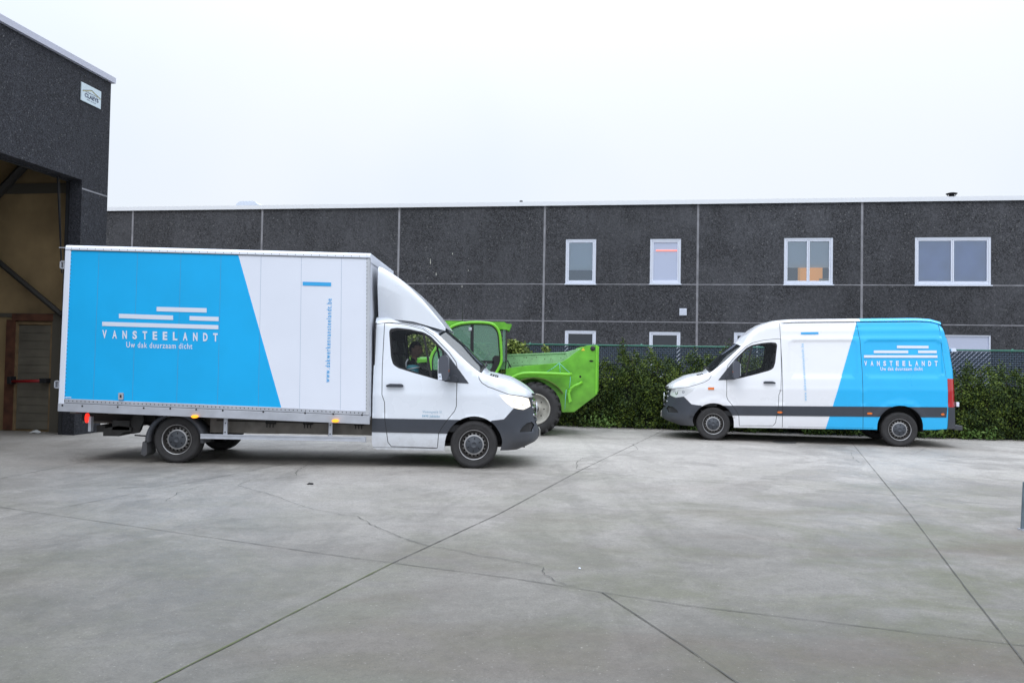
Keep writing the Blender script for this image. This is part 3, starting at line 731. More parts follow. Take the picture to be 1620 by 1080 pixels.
for (x0, x1, z0, z1, lv, kd) in wins:
    fr = MB(); t = .075; yy0, yy1 = .02, .10
    if kd == 'h':
        t = .05
    sill = z0
    fr.box(x0 + .004, x0 + t, yy0, yy1, z0, z1 - .004); fr.box(x1 - t, x1 - .004, yy0, yy1, z0, z1 - .004)
    fr.box(x0 + t, x1 - t, yy0, yy1, z1 - t, z1 - .004); fr.box(x0 + t, x1 - t, yy0, yy1, z0 + .004, z0 + t)
    o = fr.build('window', PVC, office, .006)
    s2 = MB(); s2.box(x0 - .02, x1 + .02, -.05, .10, z0 - .035, z0 - .001); s2.build('window_sill', PVC, o)
    n = max(lv, 1); xa, xb = x0 + t, x1 - t
    for k in range(n):
        a = xa + (xb - xa) * k / n; c = xa + (xb - xa) * (k + 1) / n; zz0, zz1 = z0 + t, z1 - t; f2 = MB(); s_ = .045
        if kd == 'h': s_ = .004
        f2.box(a + .003, a + s_, .03, .085, zz0, zz1); f2.box(c - s_, c - .003, .03, .085, zz0, zz1)
        f2.box(a + s_, c - s_, .03, .085, zz1 - s_, zz1); f2.box(a + s_, c - s_, .03, .085, zz0, zz0 + s_); f2.build('sash', PVC, o, .004)
        pm = {'a': PANE, 'b': PANEM, 'c': PANE, 'd': PANE, 'e': PANED, 'f': PANED, 'g': PANED, 'h': PANEM}[kd]
        g = MB(); g.add([(a + s_, .065, zz0 + s_), (c - s_, .065, zz0 + s_), (c - s_, .065, zz1 - s_), (a + s_, .065, zz1 - s_)], [(0, 1, 2, 3)]); g.build('pane', pm, o)
    w_ = o
    if kd in 'acd':      # added sheet behind the glass imitating reflected sky, different height in each window
        zb_ = {'a': BP(918, 427)[1], 'c': BP(1280, 423)[1], 'd': z0 + .09}[kd]
        l = MB(); l.box(x0 + .09, x1 - .09, .105, .108, zb_, z1 - .08); l.build('sky_reflection_sheet', {'a': SR1, 'c': SR1, 'd': SR2}[kd], o)
    if kd == 'b':
        p0, p1 = BP(1038, 396), BP(1071, 396); l = MB(); l.tube([(p0[0], .05, p0[1]), (p1[0], .05, p1[1])], .018, 6)
        l.build('red_light_tube', mat('red_tube_glow', (.9, .2, .15), .4, emit=(1, .16, .10), es=1.6), o)
    if kd in ('e',):
        p = BP(941, 545); l = MB()
        for k in (0, .07): l.box(p[0] - .05 + k, p[0] - .03 + k, -.01, .02, p[1] - .14, p[1] + .05)
        l.build('window_hinge', M['frame'], o)
    if kd == 'c':
        p0, p1 = BP(1267, 450), BP(1303, 415.5); l = MB(); l.box(p0[0], p1[0], .14, .5, 3.105, p1[1]); l.build('orange_cabinet', mat('orange_cabinet', (.60, .30, .05), .6, emit=(1, .45, .05), es=.32), office)  # cabinet is no lamp; faint glow added so it shows through the pane
        p0, p1 = BP(1297, 450), BP(1315, 434); l = MB(); l.box(p0[0], p1[0], .11, .135, 3.105, p1[1] - .12); l.build('paper_pile', mat('pale_papers', (.55, .6, .55), .8), office, .05)
        p0, p1 = BP(1232, 450), BP(1330, 423); l = MB(); l.box(x0, x1, .55, 1.0, 3.105, p1[1] + .12); l.build('dark_reflection_block', mat('dark_reflection_block', (.012, .016, .028), .8), office)  # added dark block stands in for a roofline reflected in the pane
p = BP(1080.5, 493.5); b = MB(); b.box(p[0] - .115, p[0] + .115, -.06, 0, p[1] - .115, p[1] + .115)
for k in range(5): b.box(p[0] - .10, p[0] + .10, -.068, -.061, p[1] - .09 + .04 * k, p[1] - .075 + .04 * k)
b.build('wall_vent', PVC, office)
BDM = mat('bird_dropping_white', (.42, .42, .38), .9)
for px, py, l in ((681, 409, 9), (690, 431, 5), (731, 451, 4), (716, 400, 3), (1571, 300 + 640, 0), (741, 427, 2)):
    if not l: continue
    p = BP(px, py); q = BP(px, py + l); w = .018
    b = MB(); b.add([(p[0] - .006, -.003, p[1]), (p[0] + .006, -.003, p[1]), (q[0] + w, -.003, q[1] + .03), (q[0], -.003, q[1]), (q[0] - w, -.003, q[1] + .03)], [(0, 4, 3, 2, 1)])
    b.build('bird_dropping', BDM, office)
def rooftop(px, py, kind):
    p = BP(px, py, -1.5); return (p[0], 1.5, p[1])
x, y, z = rooftop(1505.5, 308, 0); b = MB(); b.lathe([(.085, -.35), (.085, -.04), (.08, .0)], 16, c=(x, y, z), axis='z')
for k in range(5): a = k * 2 * PI / 5; b.tube([(x + .1 * math.cos(a), y + .1 * math.sin(a), z - .05), (x + .15 * math.cos(a), y + .15 * math.sin(a), z + .02)], .012, 5)
b.lathe([(.175, .02), (.18, .035), (.10, .06), (.001, .065)], 20, c=(x, y, z), axis='z'); b.lathe([(.175, .02), (.001, .02)], 20, c=(x, y, z), axis='z')
b.build('roof_vent', M['black'], office)
x, y, z = rooftop(824.5, 319, 0); b = MB(); b.lathe([(.06, -.4), (.06, -.02), (.055, .03), (.001, .04)], 14, c=(x, y, z), axis='z'); b.build('vent_pipe', M['black'], office)
x, y, z = rooftop(400, 325.5, 0); b = MB(); b.prism(round_poly([(x - .42, z - .25), (x + .42, z - .25), (x + .42, z - .02), (x + .27, z + .08), (x - .27, z + .08), (x - .42, z - .02)], .05), y - .5, y + .5)
b.build('roof_dome', mat('roof_dome_acrylic', (.62, .68, .78), .25), office)

# ------------------------------------------------------------------ warehouse on the left
_pc = gnd(158.3, 683)
def FP(px, py):      # point on the outer face of the facade: (metres along, height)
    p = hit(px, py, _pc, WX); return float((_pc - p) @ WY), float(p[2])
def EP(px, py, off=.30):      # point on the inner end wall
    p = hit(px, py, _pc - WY * off, WY); return float((p - _pc) @ WX), float(p[2])
ware = thing('warehouse', 'dark concrete warehouse with a tall open doorway at the left', 'warehouse', (_pc[0], _pc[1], 0), -TH_)
# local frame: x along WX (to the right), y along WY (away); the facade is the plane x = 0 and runs to negative y
t0, zl = FP(130, 284.8); zl2 = FP(0, 243.7)[1]; H = FP(175.3, 131.7)[1]; H0 = FP(0, 36.3); slope = (H0[1] - H) / H0[0]
zlint = zl; OP1 = 7.4; LEN = 12.0; TK = .26
b = MB()
def fac(y0, y1, z0, z1t): pass
Ht = lambda t: H + slope * t
def slab(mb, ta, tb, za, zb0, zb1, x0=-TK, x1=0.0):
    V = [(x, -t, z) for x in (x0, x1) for t, z in ((ta, za), (tb, za), (tb, zb1), (ta, zb0))]
    mb.add(V, [(0, 1, 2, 3), (7, 6, 5, 4), (0, 4, 5, 1), (1, 5, 6, 2), (2, 6, 7, 3), (3, 7, 4, 0)])
slab(b, 0, t0, 0, Ht(0), Ht(t0)); slab(b, t0, OP1, zlint, Ht(t0), Ht(OP1)); slab(b, OP1, LEN, 0, Ht(OP1), Ht(LEN))
b.build('facade', AGG2, ware)
zj = FP(171.5, 311.7)[1]; b = MB(); b.box(-.002, .004, -t0 + .0, -.01, zj - .015, zj + .015); b.build('facade_joint', MJ, ware)
b = MB(); V = [(x, -t, z) for x in (-.35, .07) for t, z in ((-.05, Ht(-.05) + .005), (LEN, Ht(LEN) + .005), (LEN, Ht(LEN) + .12), (-.05, Ht(-.05) + .12))]
b.add(V, [(0, 1, 2, 3), (7, 6, 5, 4), (0, 4, 5, 1), (1, 5, 6, 2), (2, 6, 7, 3), (3, 7, 4, 0)]); b.build('roof_edge', mat('grey_roof_trim', (.50, .51, .60), .5), ware)
INW = mat('stained_inner_concrete', (.29, .205, .105), .85, var=.45, vscale=.9, bump=.2, bscale=40)
b = MB(); b.box(-16, -TK - .001, -.30, -.001, 0, H - .05); b.build('end_wall', INW, ware)
b = MB(); b.box(-16.2, -16, -LEN, 0, 0, H); b.build('far_wall', INW, ware)
b = MB(); b.box(-16, -TK - .002, -LEN - .2, -LEN, 0, H); b.build('rear_wall', INW, ware)
b = MB(); b.box(-16.2, -TK, -LEN, 0, H + .0, H + .12); b.build('roof', mat('roof_sheet', (.2, .19, .17), .7), ware)
def EB(mb, px0, py0, px1, py1, d0, d1, mi=0):
    a, c = EP(px0, py0), EP(px1, py1); mb.box(min(a[0], c[0]), max(a[0], c[0]), -.30 - d1, -.30 - d0, min(a[1], c[1]), max(a[1], c[1]), mi)
RUST = mat('rusty_steel_frame', (.105, .040, .022), .8, var=.4, vscale=6)
WOODF = mat('brown_door_frame', (.20, .135, .07), .7, var=.25); DOORM = mat('grey_sectional_door', (.135, .122, .095), .6, var=.25, vscale=2)
b = MB(); EB(b, -700, 494.2, 92, 496, 0, .03); EB(b, -700, 304, 112, 305.6, 0, .03); EB(b, 88, 496, 95.5, 684, .0, .08); b.build('wall_ledge', mat('dim_concrete_edge', (.10, .09, .07), .9), ware)
b = MB(); EB(b, 14.5, 506, 23, 679, .0, .07); EB(b, 24.5, 496.5, 88.5, 508, .0, .09); b.build('rusty_lintel', RUST, ware)
dr = MB(); EB(dr, 22.5, 509, 27.5, 680, .0, .06); EB(dr, 84, 509, 89, 680, .0, .06); EB(dr, 27.5, 509, 84, 514, .0, .06); door_o = dr.build('fire_door', WOODF, ware)
dl = MB(); a, c = EP(27.7, 514.2), EP(83.8, 679.5); n = 13; hh = (a[1] - c[1]) / n
for k in range(n): dl.box(a[0], c[0], -.30 - .045, -.30 - .01, c[1] + hh * k + .008, c[1] + hh * (k + 1) - .004)
dl.box(a[0], c[0], -.335, -.30, c[1], a[1]); dl.build('door_leaf', DOORM, door_o)
pb = MB(); a, c = EP(26, 603), EP(82, 602); pb.tube([(a[0], -.45, a[1]), (c[0], -.45, c[1])], .03, 8)
pb.build('panic_bar', mat('red_panic_bar', (.28, .012, .015), .4), door_o)
pb = MB(); pb.box(a[0] - .05, a[0] + .04, -.50, -.34, a[1] - .05, a[1] + .10); pb.build('panic_bar_end', M['black'], door_o, .01); pb = MB(); pb.box(c[0] - .12, c[0] + .03, -.50, -.34, c[1] - .045, c[1] + .045); pb.build('panic_bar_end', M['black'], door_o, .01)
def brace(p0, p1, r, ext=0.0, off=.45):
    a, c = EP(*p0, off), EP(*p1, off); d = (c[0] - a[0], c[1] - a[1]); b = MB(); e = ext
    b.tube([(a[0] - d[0] * e, -off, a[1] - d[1] * e), (c[0], -off, c[1])], r, 6, sm=False)
    b.build('brace', mat('dark_brace_steel', (.045, .042, .038), .6), ware)
brace((0, 416), (99, 499), .055, 2.2); brace((0, 303), (50, 250), .085, 3.0)
# sliding door rail and jamb just inside the opening
b = MB(); b.box(-TK - .10, -TK - .03, -t0 + .03, -t0 + .12, 0, zlint + .25); b.box(-TK - .16, -TK - .11, -t0 + .1, -t0 + .2, 0, zlint + .25)
b.box(-TK - .09, -TK - .01, -OP1, -t0 + .1, zlint - .02, zlint + .12); b.build('door_track', mat('dark_door_track', (.03, .032, .036), .5), ware)
a = EP(91, 280, 1.2); c = EP(98, 432, 1.2); b = MB(); n = 90
for k in range(n):
    t = k / n; x = a[0] + (c[0] - a[0]) * t; z = a[1] + (c[1] - a[1]) * t; b.box(x - .012, x + .012, -1.21, -1.19, z - .012, z + .006)
b.tube([(a[0], -1.2, a[1] + .6), (c[0], -1.2, c[1])], .006, 5); b.build('chain', M['black'], ware)
# company board
tA, zA = FP(127.5, 131.3); tB, zB = FP(157.7, 173.2); _, zA2 = FP(127.5, 160.6)
sg = thing('wall_sign', 'pale company board with a gable outline and CLAEYS lettering, high on the warehouse corner', 'sign', tuple(_pc - WY * tB + np.array([0, 0, 0])), -TH_)
Ls, Hs = tA - tB, zA - zA2; zb = zB
b = MB(); b.box(.004, .024, -Ls, 0, zb, zb + Hs); b.build('board', mat('pale_sign_board', (.58, .68, .74), .4), sg, .003)
f = lambda u, v: (.0275, -Ls * (1 - u), zb + Hs * v); SD = mat('sign_navy', (.03, .04, .10), .5); SY = mat('sign_yellow', (.55, .50, .22), .5)
b = MB(); decal_text(b, 'CLAEYS', lambda u, v: f(.16 + .70 * u, .27 + .22 * v), 1.0, .03); b.build('sign_lettering', SD, sg)
b = MB(); decal_text(b, 'ALGEMENE BOUW', lambda u, v: f(.20 + .62 * u, .54 + .06 * v), 1.1, .01)
b.build('small_lettering', SD, sg)
b = MB(); decal_text(b, '0475 40 50 57', lambda u, v: f(.28 + .46 * u, .14 + .06 * v), 1.0, .0); b.build('number_lettering', SD, sg)
def line3(mb, a, c, w, mi, off=0.0):
    A, C_ = np.array(a), np.array(c); d = (C_ - A) / np.linalg.norm(C_ - A); nn = np.array([-d[1], d[0]]) * w
    P = [A - nn, C_ - nn, C_ + nn, A + nn]; mb.add([(.0275 + off, -Ls * (1 - p[0]), zb + Hs * p[1]) for p in P], [(0, 1, 2, 3)], mi)
b = MB(); line3(b, (.05, .56), (.50, .80), .012, 0); line3(b, (.50, .80), (.97, .56), .012, 0); b.build('gable_line', SD, sg)
b = MB(); line3(b, (.05, .52), (.50, .76), .014, 0, .001); line3(b, (.50, .76), (.97, .52), .014, 0, .001); b.build('yellow_gable_line', SY, sg)

# litter and the post at the right edge
c = gnd(55, 685); b = MB(); b.add([(c[0] + dx, c[1] + dy, dz) for dx, dy, dz in ((-.09, -.04, .004), (.04, -.07, .02), (.02, .03, .07), (-.07, .05, .05), (.11, .02, .03), (.09, -.03, .006))], [(0, 1, 2, 3), (1, 5, 4, 2), (0, 3, 2, 1)[::-1]])
o = b.build('paper_scrap', mat('litter_white', (.55, .55, .53), .8)); tagit(o, 'crumpled white scrap of litter lying in front of the fire door', 'litter')
c = gnd(491, 766); b = MB(); b.prism([(c[0] - .045, .002), (c[0] + .0, .001), (c[0] + .04, .004), (c[0] + .03, .018), (c[0] - .02, .022)], c[1] - .015, c[1] + .012)
o = b.build('dark_chip', M['black'], bevel=.004); tagit(o, 'small dark chip of debris lying on the concrete in front of the box truck', 'litter')
c = gnd(917, 899.5); b = MB(); b.box(c[0] - .008, c[0] + .008, c[1] - .008, c[1] + .008, .001, .010); o = b.build('white_chip', M['decal'], bevel=.003); tagit(o, 'tiny white chip lying on the open concrete in the foreground', 'litter')
c = gnd(1614.5, 838); gp = thing('steel_post', 'thin galvanised steel post cut off by the right edge of the picture', 'post', (c[0] + .02, c[1], 0), 0)
b = MB(); b.prism([(-.016, .012), (.012, .012), (.024, .47), (.006, .47)], -.012, .012); b.build('post_tube', mat('galvanised', (.16, .21, .25), .45, .5, var=.2), gp, .004)
b = MB(); b.box(-.02, .28, -.05, .05, .0, .012); b.build('foot_plate', M['alu'], gp); b = MB(); b.box(.028, .40, -.004, .004, .04, .45); b.build('infill_sheet', mat('pale_infill', (.5, .53, .56), .5), gp)

# ------------------------------------------------------------------ fence, hedge and climbers
_f0 = gnd(930, 675.5); _f1 = gnd(1600, 697); FD = (_f1 - _f0) / np.linalg.norm(_f1 - _f0); FN = np.array([-FD[1], FD[0], 0]); fang = math.atan2(FD[1], FD[0])
def FL(px, py, off):   # point on a vertical plane parallel with the hedge
    p = hit(px, py, _f0 + FN * off, FN); return float((p - _f0) @ FD), float(p[2])
FO = .85
sL, sR = -6.6, FL(1620, 600, FO)[0] + 7.0
fence = thing('slatted_fence', 'green chain link fence woven with dark slats, behind the hedge', 'fence', tuple(_f0 + FN * FO), fang)
def slat_mat():
    m, N, L, b = _new('woven_fence_slats'); tc = N.new('ShaderNodeTexCoord'); sx = N.new('ShaderNodeSeparateXYZ'); L.new(tc.outputs['Object'], sx.inputs[0])
    def mth(op, a, c=None):
        n = N.new('ShaderNodeMath'); n.operation = op
        for k, v in ((0, a), (1, c)):
            if v is None: continue
            if isinstance(v, (int, float)): n.inputs[k].default_value = v
            else: L.new(v, n.inputs[k])
        return n.outputs[0]
    u = mth('SUBTRACT', sx.outputs[0], sx.outputs[2]); v = mth('ADD', sx.outputs[0], sx.outputs[2])
    fu = mth('FRACT', mth('MULTIPLY', u, 9.5)); fv = mth('FRACT', mth('MULTIPLY', v, 9.5))
    gap = mth('LESS_THAN', mth('ABSOLUTE', mth('SUBTRACT', fu, .5)), .085)
    wire = mth('LESS_THAN', mth('ABSOLUTE', mth('SUBTRACT', fv, .5)), .02)
    g2 = mth('MULTIPLY', gap, mth('SUBTRACT', 1.0, wire)); L.new(mth('SUBTRACT', 1.0, g2), b.inputs['Alpha'])
    sh_ = mth('MULTIPLY', mth('SINE', mth('MULTIPLY', v, 9.5 * 2 * PI)), mth('SINE', mth('MULTIPLY', u, 9.5 * 2 * PI)))
    mr = N.new('ShaderNodeMapRange'); mr.inputs['From Min'].default_value = -1; mr.inputs['To Min'].default_value = 0; L.new(sh_, mr.inputs[0])
    cr = N.new('ShaderNodeMix'); cr.data_type = 'RGBA'; cr.inputs[6].default_value = (.026, .040, .062, 1); cr.inputs[7].default_value = (.095, .135, .19, 1); L.new(mr.outputs[0], cr.inputs[0])  # paler raised parts of the weave: highlights painted into the slat colour
    L.new(cr.outputs[2], b.inputs['Base Color']); b.inputs['Roughness'].default_value = .5
    bp = N.new('ShaderNodeBump'); bp.inputs['Strength'].default_value = 1; bp.inputs['Distance'].default_value = .03; L.new(sh_, bp.inputs['Height']); L.new(bp.outputs[0], b.inputs['Normal'])
    return m
zf = FL(1020, 547, FO)[1]
b = MB(); b.box(sL, sR, -.006, .006, .03, zf - .03); b.build('slat_panel', slat_mat(), fence)
FG = mat('green_fence_coating', (.02, .13, .09), .4)
b = MB(); b.tube([(sL, 0, zf), (sR, 0, zf)], .022, 8); b.build('top_rail', FG, fence)
x = sL + .3
px_posts = [FL(px, 560, FO)[0] for px in (1014.5, 1603)]
dpost = (px_posts[1] - px_posts[0]) / 3
k = -6
while px_posts[0] + k * dpost < sR:
    x = px_posts[0] + k * dpost; k += 1
    if x < sL: continue
    b = MB(); b.tube([(x, .05, 0), (x, .05, zf + .02)], .024, 8); b.lathe([(.028, .0), (.028, .03), (.001, .045)], 10, c=(x, .05, zf + .01), axis='z'); b.build('post', FG, fence)
def leaf_mat(name, dark, light, gloss=.6):
    m, N, L, b = _new(name); g = N.new('ShaderNodeNewGeometry'); tc = N.new('ShaderNodeTexCoord')
    n = N.new('ShaderNodeTexNoise'); n.inputs['Scale'].default_value = 2.2; n.inputs['Detail'].default_value = 3; L.new(tc.outputs['Object'], n.inputs['Vector'])
    pw = N.new('ShaderNodeMath'); pw.operation = 'POWER'; pw.inputs[1].default_value = 1.7; L.new(g.outputs['Random Per Island'], pw.inputs[0])
    mr = N.new('ShaderNodeMapRange'); mr.inputs['From Min'].default_value = .35; mr.inputs['From Max'].default_value = .7; mr.inputs['To Min'].default_value = .35; mr.inputs['To Max'].default_value = 1.0; L.new(n.outputs['Fac'], mr.inputs[0])
    mu = N.new('ShaderNodeMath'); mu.operation = 'MULTIPLY'; L.new(pw.outputs[0], mu.inputs[0]); L.new(mr.outputs[0], mu.inputs[1])
    mx = N.new('ShaderNodeMix'); mx.data_type = 'RGBA'; L.new(mu.outputs[0], mx.inputs[0]); mx.inputs[6].default_value = (*dark, 1); mx.inputs[7].default_value = (*light, 1)
    L.new(mx.outputs[2], b.inputs['Base Color']); b.inputs['Roughness'].default_value = gloss; b.inputs['Specular IOR Level'].default_value = .2
    return m
def leaves(name, C_, size, parent, m, up=.3, out=None):
    """one small folded leaf per centre"""
    n = len(C_); d = rng.normal(size=(n, 3)); d[:, 2] += up
    d /= np.linalg.norm(d, axis=1, keepdims=True); nn = rng.normal(size=(n, 3)) * .75
    if out is not None: nn += np.array(out)
    nn -= d * (nn * d).sum(1, keepdims=True); nn /= np.linalg.norm(nn, axis=1, keepdims=True); w = np.cross(d, nn)
    L_ = size * (.6 + .8 * rng.random((n, 1))); W_ = L_ * .27
    V = np.stack([C_, C_ + d * L_ * .5 + w * W_ - nn * L_ * .05, C_ + d * L_, C_ + d * L_ * .5 - w * W_ - nn * L_ * .05], 1).reshape(-1, 3)
    me = bpy.data.meshes.new(name); me.vertices.add(4 * n); me.vertices.foreach_set('co', V.ravel())
    me.loops.add(4 * n); me.loops.foreach_set('vertex_index', np.arange(4 * n, dtype=np.int32)); me.polygons.add(n)
    me.polygons.foreach_set('loop_start', np.arange(0, 4 * n, 4, dtype=np.int32)); me.polygons.foreach_set('loop_total', np.full(n, 4, dtype=np.int32))
    me.materials.append(m); me.update(); me.validate(); o = bpy.data.objects.new(name, me); COL.objects.link(o); o.parent = parent; return o
hedge = thing('hedge', 'dark green leafy hedge with ragged tops along the slatted fence', 'hedge', tuple(_f0), fang)
tops = [(sL, 1.6), (-3, 1.65)] + [(FL(px, py, .35)[0], FL(px, py, .35)[1]) for px, py in pxs('946,572 962,563 972,577 985,543 996,566 1006,546 1016,568 1027,548 1036,562 1044,571 1055,560 1070,566 1090,552 1105,562 1120,556 1135,566 1148,545 1165,566 1200,560 1300,566 1400,563 1500,582 1514,592 1528,580 1536,569 1545,585 1556,582 1563,566 1572,588 1584,578 1594,592 1606,582 1616,580 1640,588')] + [(sR, 1.6)]
tops = [t for t in tops if sL <= t[0] <= sR]; tops.sort()
HT = lambda s: -.10 + np.interp(s, [t[0] for t in tops], [t[1] for t in tops])
pts = []
NS = int((sR - sL) * 520)
S_ = rng.uniform(sL, sR, NS); hh = HT(S_); Zc = hh * (1 - rng.random(NS) ** 1.15); col = np.sin(S_ * 2 * PI / .55 + np.sin(S_ * 1.7)) * .06
cl_ = np.sin(S_ * 11 + Zc * 7) * np.sin(Zc * 13 + S_ * 3) * .07 + np.sin(S_ * 4.3 - Zc * 5) * np.sin(Zc * 4.1 + S_ * 1.3) * .06
Dp = .22 + col + cl_ + rng.normal(size=NS) * .07 - .10 * np.clip((1.3 - Zc) / 1.3, 0, 1) + .30 * np.clip((Zc - hh + .5) / .5, 0, 1)
keep = rng.random(NS) > .75 * (np.sin(S_ * 6.1 + 3 * np.sin(Zc * 3.3)) * np.sin(Zc * 7.7 + S_ * 2.1) > .45)
S_, Dp, Zc = S_[keep], Dp[keep], Zc[keep]; NS = len(S_)
sh_s = rng.uniform(sL, sR, 90); sh_h = HT(sh_s) + rng.uniform(-.1, .32, 90)      # stray upright shoots
for q_s, q_h in zip(sh_s, sh_h):
    m_ = 5; S_ = np.append(S_, q_s + rng.normal(size=m_) * .015); Zc = np.append(Zc, q_h - np.linspace(0, .35, m_)); Dp = np.append(Dp, .35 + rng.normal(size=m_) * .03)
NS = len(S_); base = np.stack([S_, Dp, Zc], 1); k = 16
C_ = (base[:, None, :] + rng.normal(size=(NS, k, 3)) * np.array([.055, .045, .06])).reshape(-1, 3); C_ = C_[C_[:, 2] > .01]
C_ = C_[C_[:, 2] < HT(C_[:, 0]) + .16 + .2 * rng.random(len(C_))]
leaves('foliage', C_, .050, hedge, leaf_mat('hedge_leaf', (.012, .030, .009), (.17, .225, .030)), .2, (0, -.9, .5))
# young pale tips at the base and on the tops
nb = 5200; sb = rng.uniform(sL, sR, nb); cl = np.sin(sb * 5.1) + np.sin(sb * 2.3 + 1); sb = sb[cl > .2]; nb = len(sb)
C_ = np.stack([sb, -.08 + rng.normal(size=nb) * .07, np.abs(rng.normal(size=nb)) * .13 + .01], 1)
leaves('ground_shoots', C_, .075, hedge, leaf_mat('young_leaf', (.05, .10, .02), (.20, .30, .07)), .8, (0, -.6, .8))
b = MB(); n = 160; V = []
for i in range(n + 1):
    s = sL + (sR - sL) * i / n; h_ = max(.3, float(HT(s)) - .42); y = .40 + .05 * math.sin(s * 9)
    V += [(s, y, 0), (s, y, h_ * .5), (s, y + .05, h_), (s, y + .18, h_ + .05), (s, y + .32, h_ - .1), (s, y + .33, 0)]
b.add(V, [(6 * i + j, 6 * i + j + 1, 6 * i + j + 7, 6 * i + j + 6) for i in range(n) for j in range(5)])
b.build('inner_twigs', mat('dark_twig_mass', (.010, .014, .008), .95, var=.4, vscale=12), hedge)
b = MB()
for s in np.arange(sL + .2, sR, .5): b.tube([(s, .42, 0), (s + rng.normal() * .04, .44, .7), (s + rng.normal() * .08, .42, float(HT(s)) - .1)], [.022, .016, .005], 6)
b.build('stem', mat('hedge_bark', (.07, .05, .035), .9), hedge)
# climbing plant over the fence, behind the telehandler
ivy = thing('climbing_shrub', 'yellow green climbing shrub grown over the fence behind the green telehandler cab', 'shrub', tuple(_f0 + FN * (FO - .15)), fang)
C_ = []
for px, py, r, n in ((640, 545, .42, 700), (665, 548, .42, 700), (690, 556, .4, 600), (720, 560, .4, 500), (760, 562, .35, 450), (800, 556, .34, 500), (812, 551, .26, 330), (824, 556, .22, 260), (838, 562, .12, 60), (865, 556, .10, 60), (862, 549, .05, 25), (800, 575, .4, 350), (650, 575, .5, 500), (620, 555, .4, 500)):
    s, z = FL(px, py, FO - .15); a = rng.normal(size=(n, 3)); a /= np.linalg.norm(a, axis=1, keepdims=True); C_.append(np.array([s, 0, z]) + a * r * rng.random((n, 1)) ** .4 * np.array([1, .35, 1]))
C_ = np.concatenate(C_); leaves('foliage', C_, .095, ivy, leaf_mat('ivy_leaf', (.045, .075, .018), (.46, .54, .14)), -.3, (0, -.7, .8))
b = MB()
for px in (640, 690, 760, 812):
    s, z = FL(px, 560, FO - .15); b = MB(); b.tube([(s, .0, 0), (s + .1, .02, 1.0), (s, 0, z)], [.03, .02, .008], 6)
    b.build('stem', bpy.data.materials['hedge_bark'], ivy)
# ------------------------------------------------------------------ shared cab fittings
def seat(parent, x, y, z, name='seat'):
    b = MB()
    b.prism(round_poly([(x - .26, z - .12), (x + .26, z - .10), (x + .27, z + .02), (x - .24, z - .02)], .04), y - .25, y + .25)
    b.prism(round_poly([(x - .28, z - .08), (x - .14, z - .04), (x - .24, z + .62), (x - .36, z + .62)], .04), y - .24, y + .24)
    b.prism(round_poly([(x - .27, z + .65), (x - .21, z + .65), (x - .25, z + .83), (x - .33, z + .83)], .03), y - .12, y + .12)
    b.box(x - .30, x - .28, y - .07, y - .05, z + .58, z + .68); b.box(x - .30, x - .28, y + .05, y + .07, z + .58, z + .68)
    b.box(x - .2, x + .2, y - .2, y + .2, .45, z - .1)
    return b.build(name, M['inner'], parent, .012)
def steering_wheel(parent, x, y, z):
    b = MB(); pts = []
    for k in range(25):
        a = 2 * PI * k / 24; pts.append((x + .19 * math.cos(a) * -.42, y + .19 * math.sin(a), z + .19 * math.cos(a) * .9))
    b.tube(pts, .016, 8, caps=False); b.tube([(x, y, z), (x + .22, y, z - .12)], .03, 8)
    b.box(x - .02, x + .03, y - .06, y + .06, z - .05, z + .05)
    for dy in (-1, 1): b.tube([(x, y, z), (x, y + dy * .185, z + .01)], .014, 6)
    return b.build('steering_wheel', M['plastic'], parent)
def cab_inside(root, back, dz=0.0, rake=0.0):
    b = MB()
    b.prism([(.28, .70), (.28, 1.15 + dz), (.12, 1.27 + dz), (-.12, 1.26 + dz), (-.30, 1.18 + dz), (-.30, 1.02), (-.12, .95), (-.08, .70)], -.88, .88)
    b.build('dashboard', M['inner'], root, .02)
    b = MB(); b.box(back, .25, -.90, .90, .52, .62); b.build('cab_floor', M['inner'], root)
    seat(root, -1.0, .42, 1.02); seat(root, -1.0, -.42, 1.02)
    steering_wheel(root, -.42, .42, 1.30)
def mirror(par, s, dz=0.0, sticker=False):
    """wing mirror on side s, on an arm from the black triangle"""
    y0, y1 = s * 1.07, s * 1.27
    b = MB(); P = round_poly([(-.50, 1.30 + dz), (-.39, 1.27 + dz), (-.365, 1.36 + dz), (-.375, 1.60 + dz), (-.41, 1.64 + dz), (-.49, 1.625 + dz), (-.515, 1.55 + dz)], .035, 4)
    b.prism(P, y0, y1)
    o = b.build('mirror', M['mirror'], par, .025, 4)
    b = MB(); b.box(-.522, -.512, s * 1.09, s * 1.25, 1.33 + dz, 1.58 + dz); b.build('mirror_glass', M['chrome'], o)
    b = MB(); b.tube([(-.30, s * .955, 1.30 + dz), (-.36, s * 1.03, 1.29 + dz), (-.42, s * 1.10, 1.29 + dz)], [.05, .042, .036], 10)
    b.prism(round_poly([(-.36, 1.25 + dz), (-.25, 1.25 + dz), (-.25, 1.33 + dz), (-.31, 1.36 + dz), (-.36, 1.34 + dz)], .03), s * .95, s * 1.08)
    b.build('mirror_arm', M['plastic'], o, .01)
    b = MB(); b.box(-.40, -.362, min(y0, y1) + .02, max(y0, y1) - .02, 1.40 + dz, 1.425 + dz); b.build('side_indicator', M['amber'], o)
def door_handle(par, s, x0, x1, z, slope=0.0):
    b = MB(); L = abs(x1 - x0); y = .993 * s
    b.prism(round_poly([(x0, z - .022), (x1, z - .022), (x1 + .01, z + .004), (x1 - .02, z + .024), (x0 + .05, z + .026), (x0 - .005, z + .004)], .012), y, y + s * .035)
    return b.build('handle', M['plastic'], par, .008, 2)
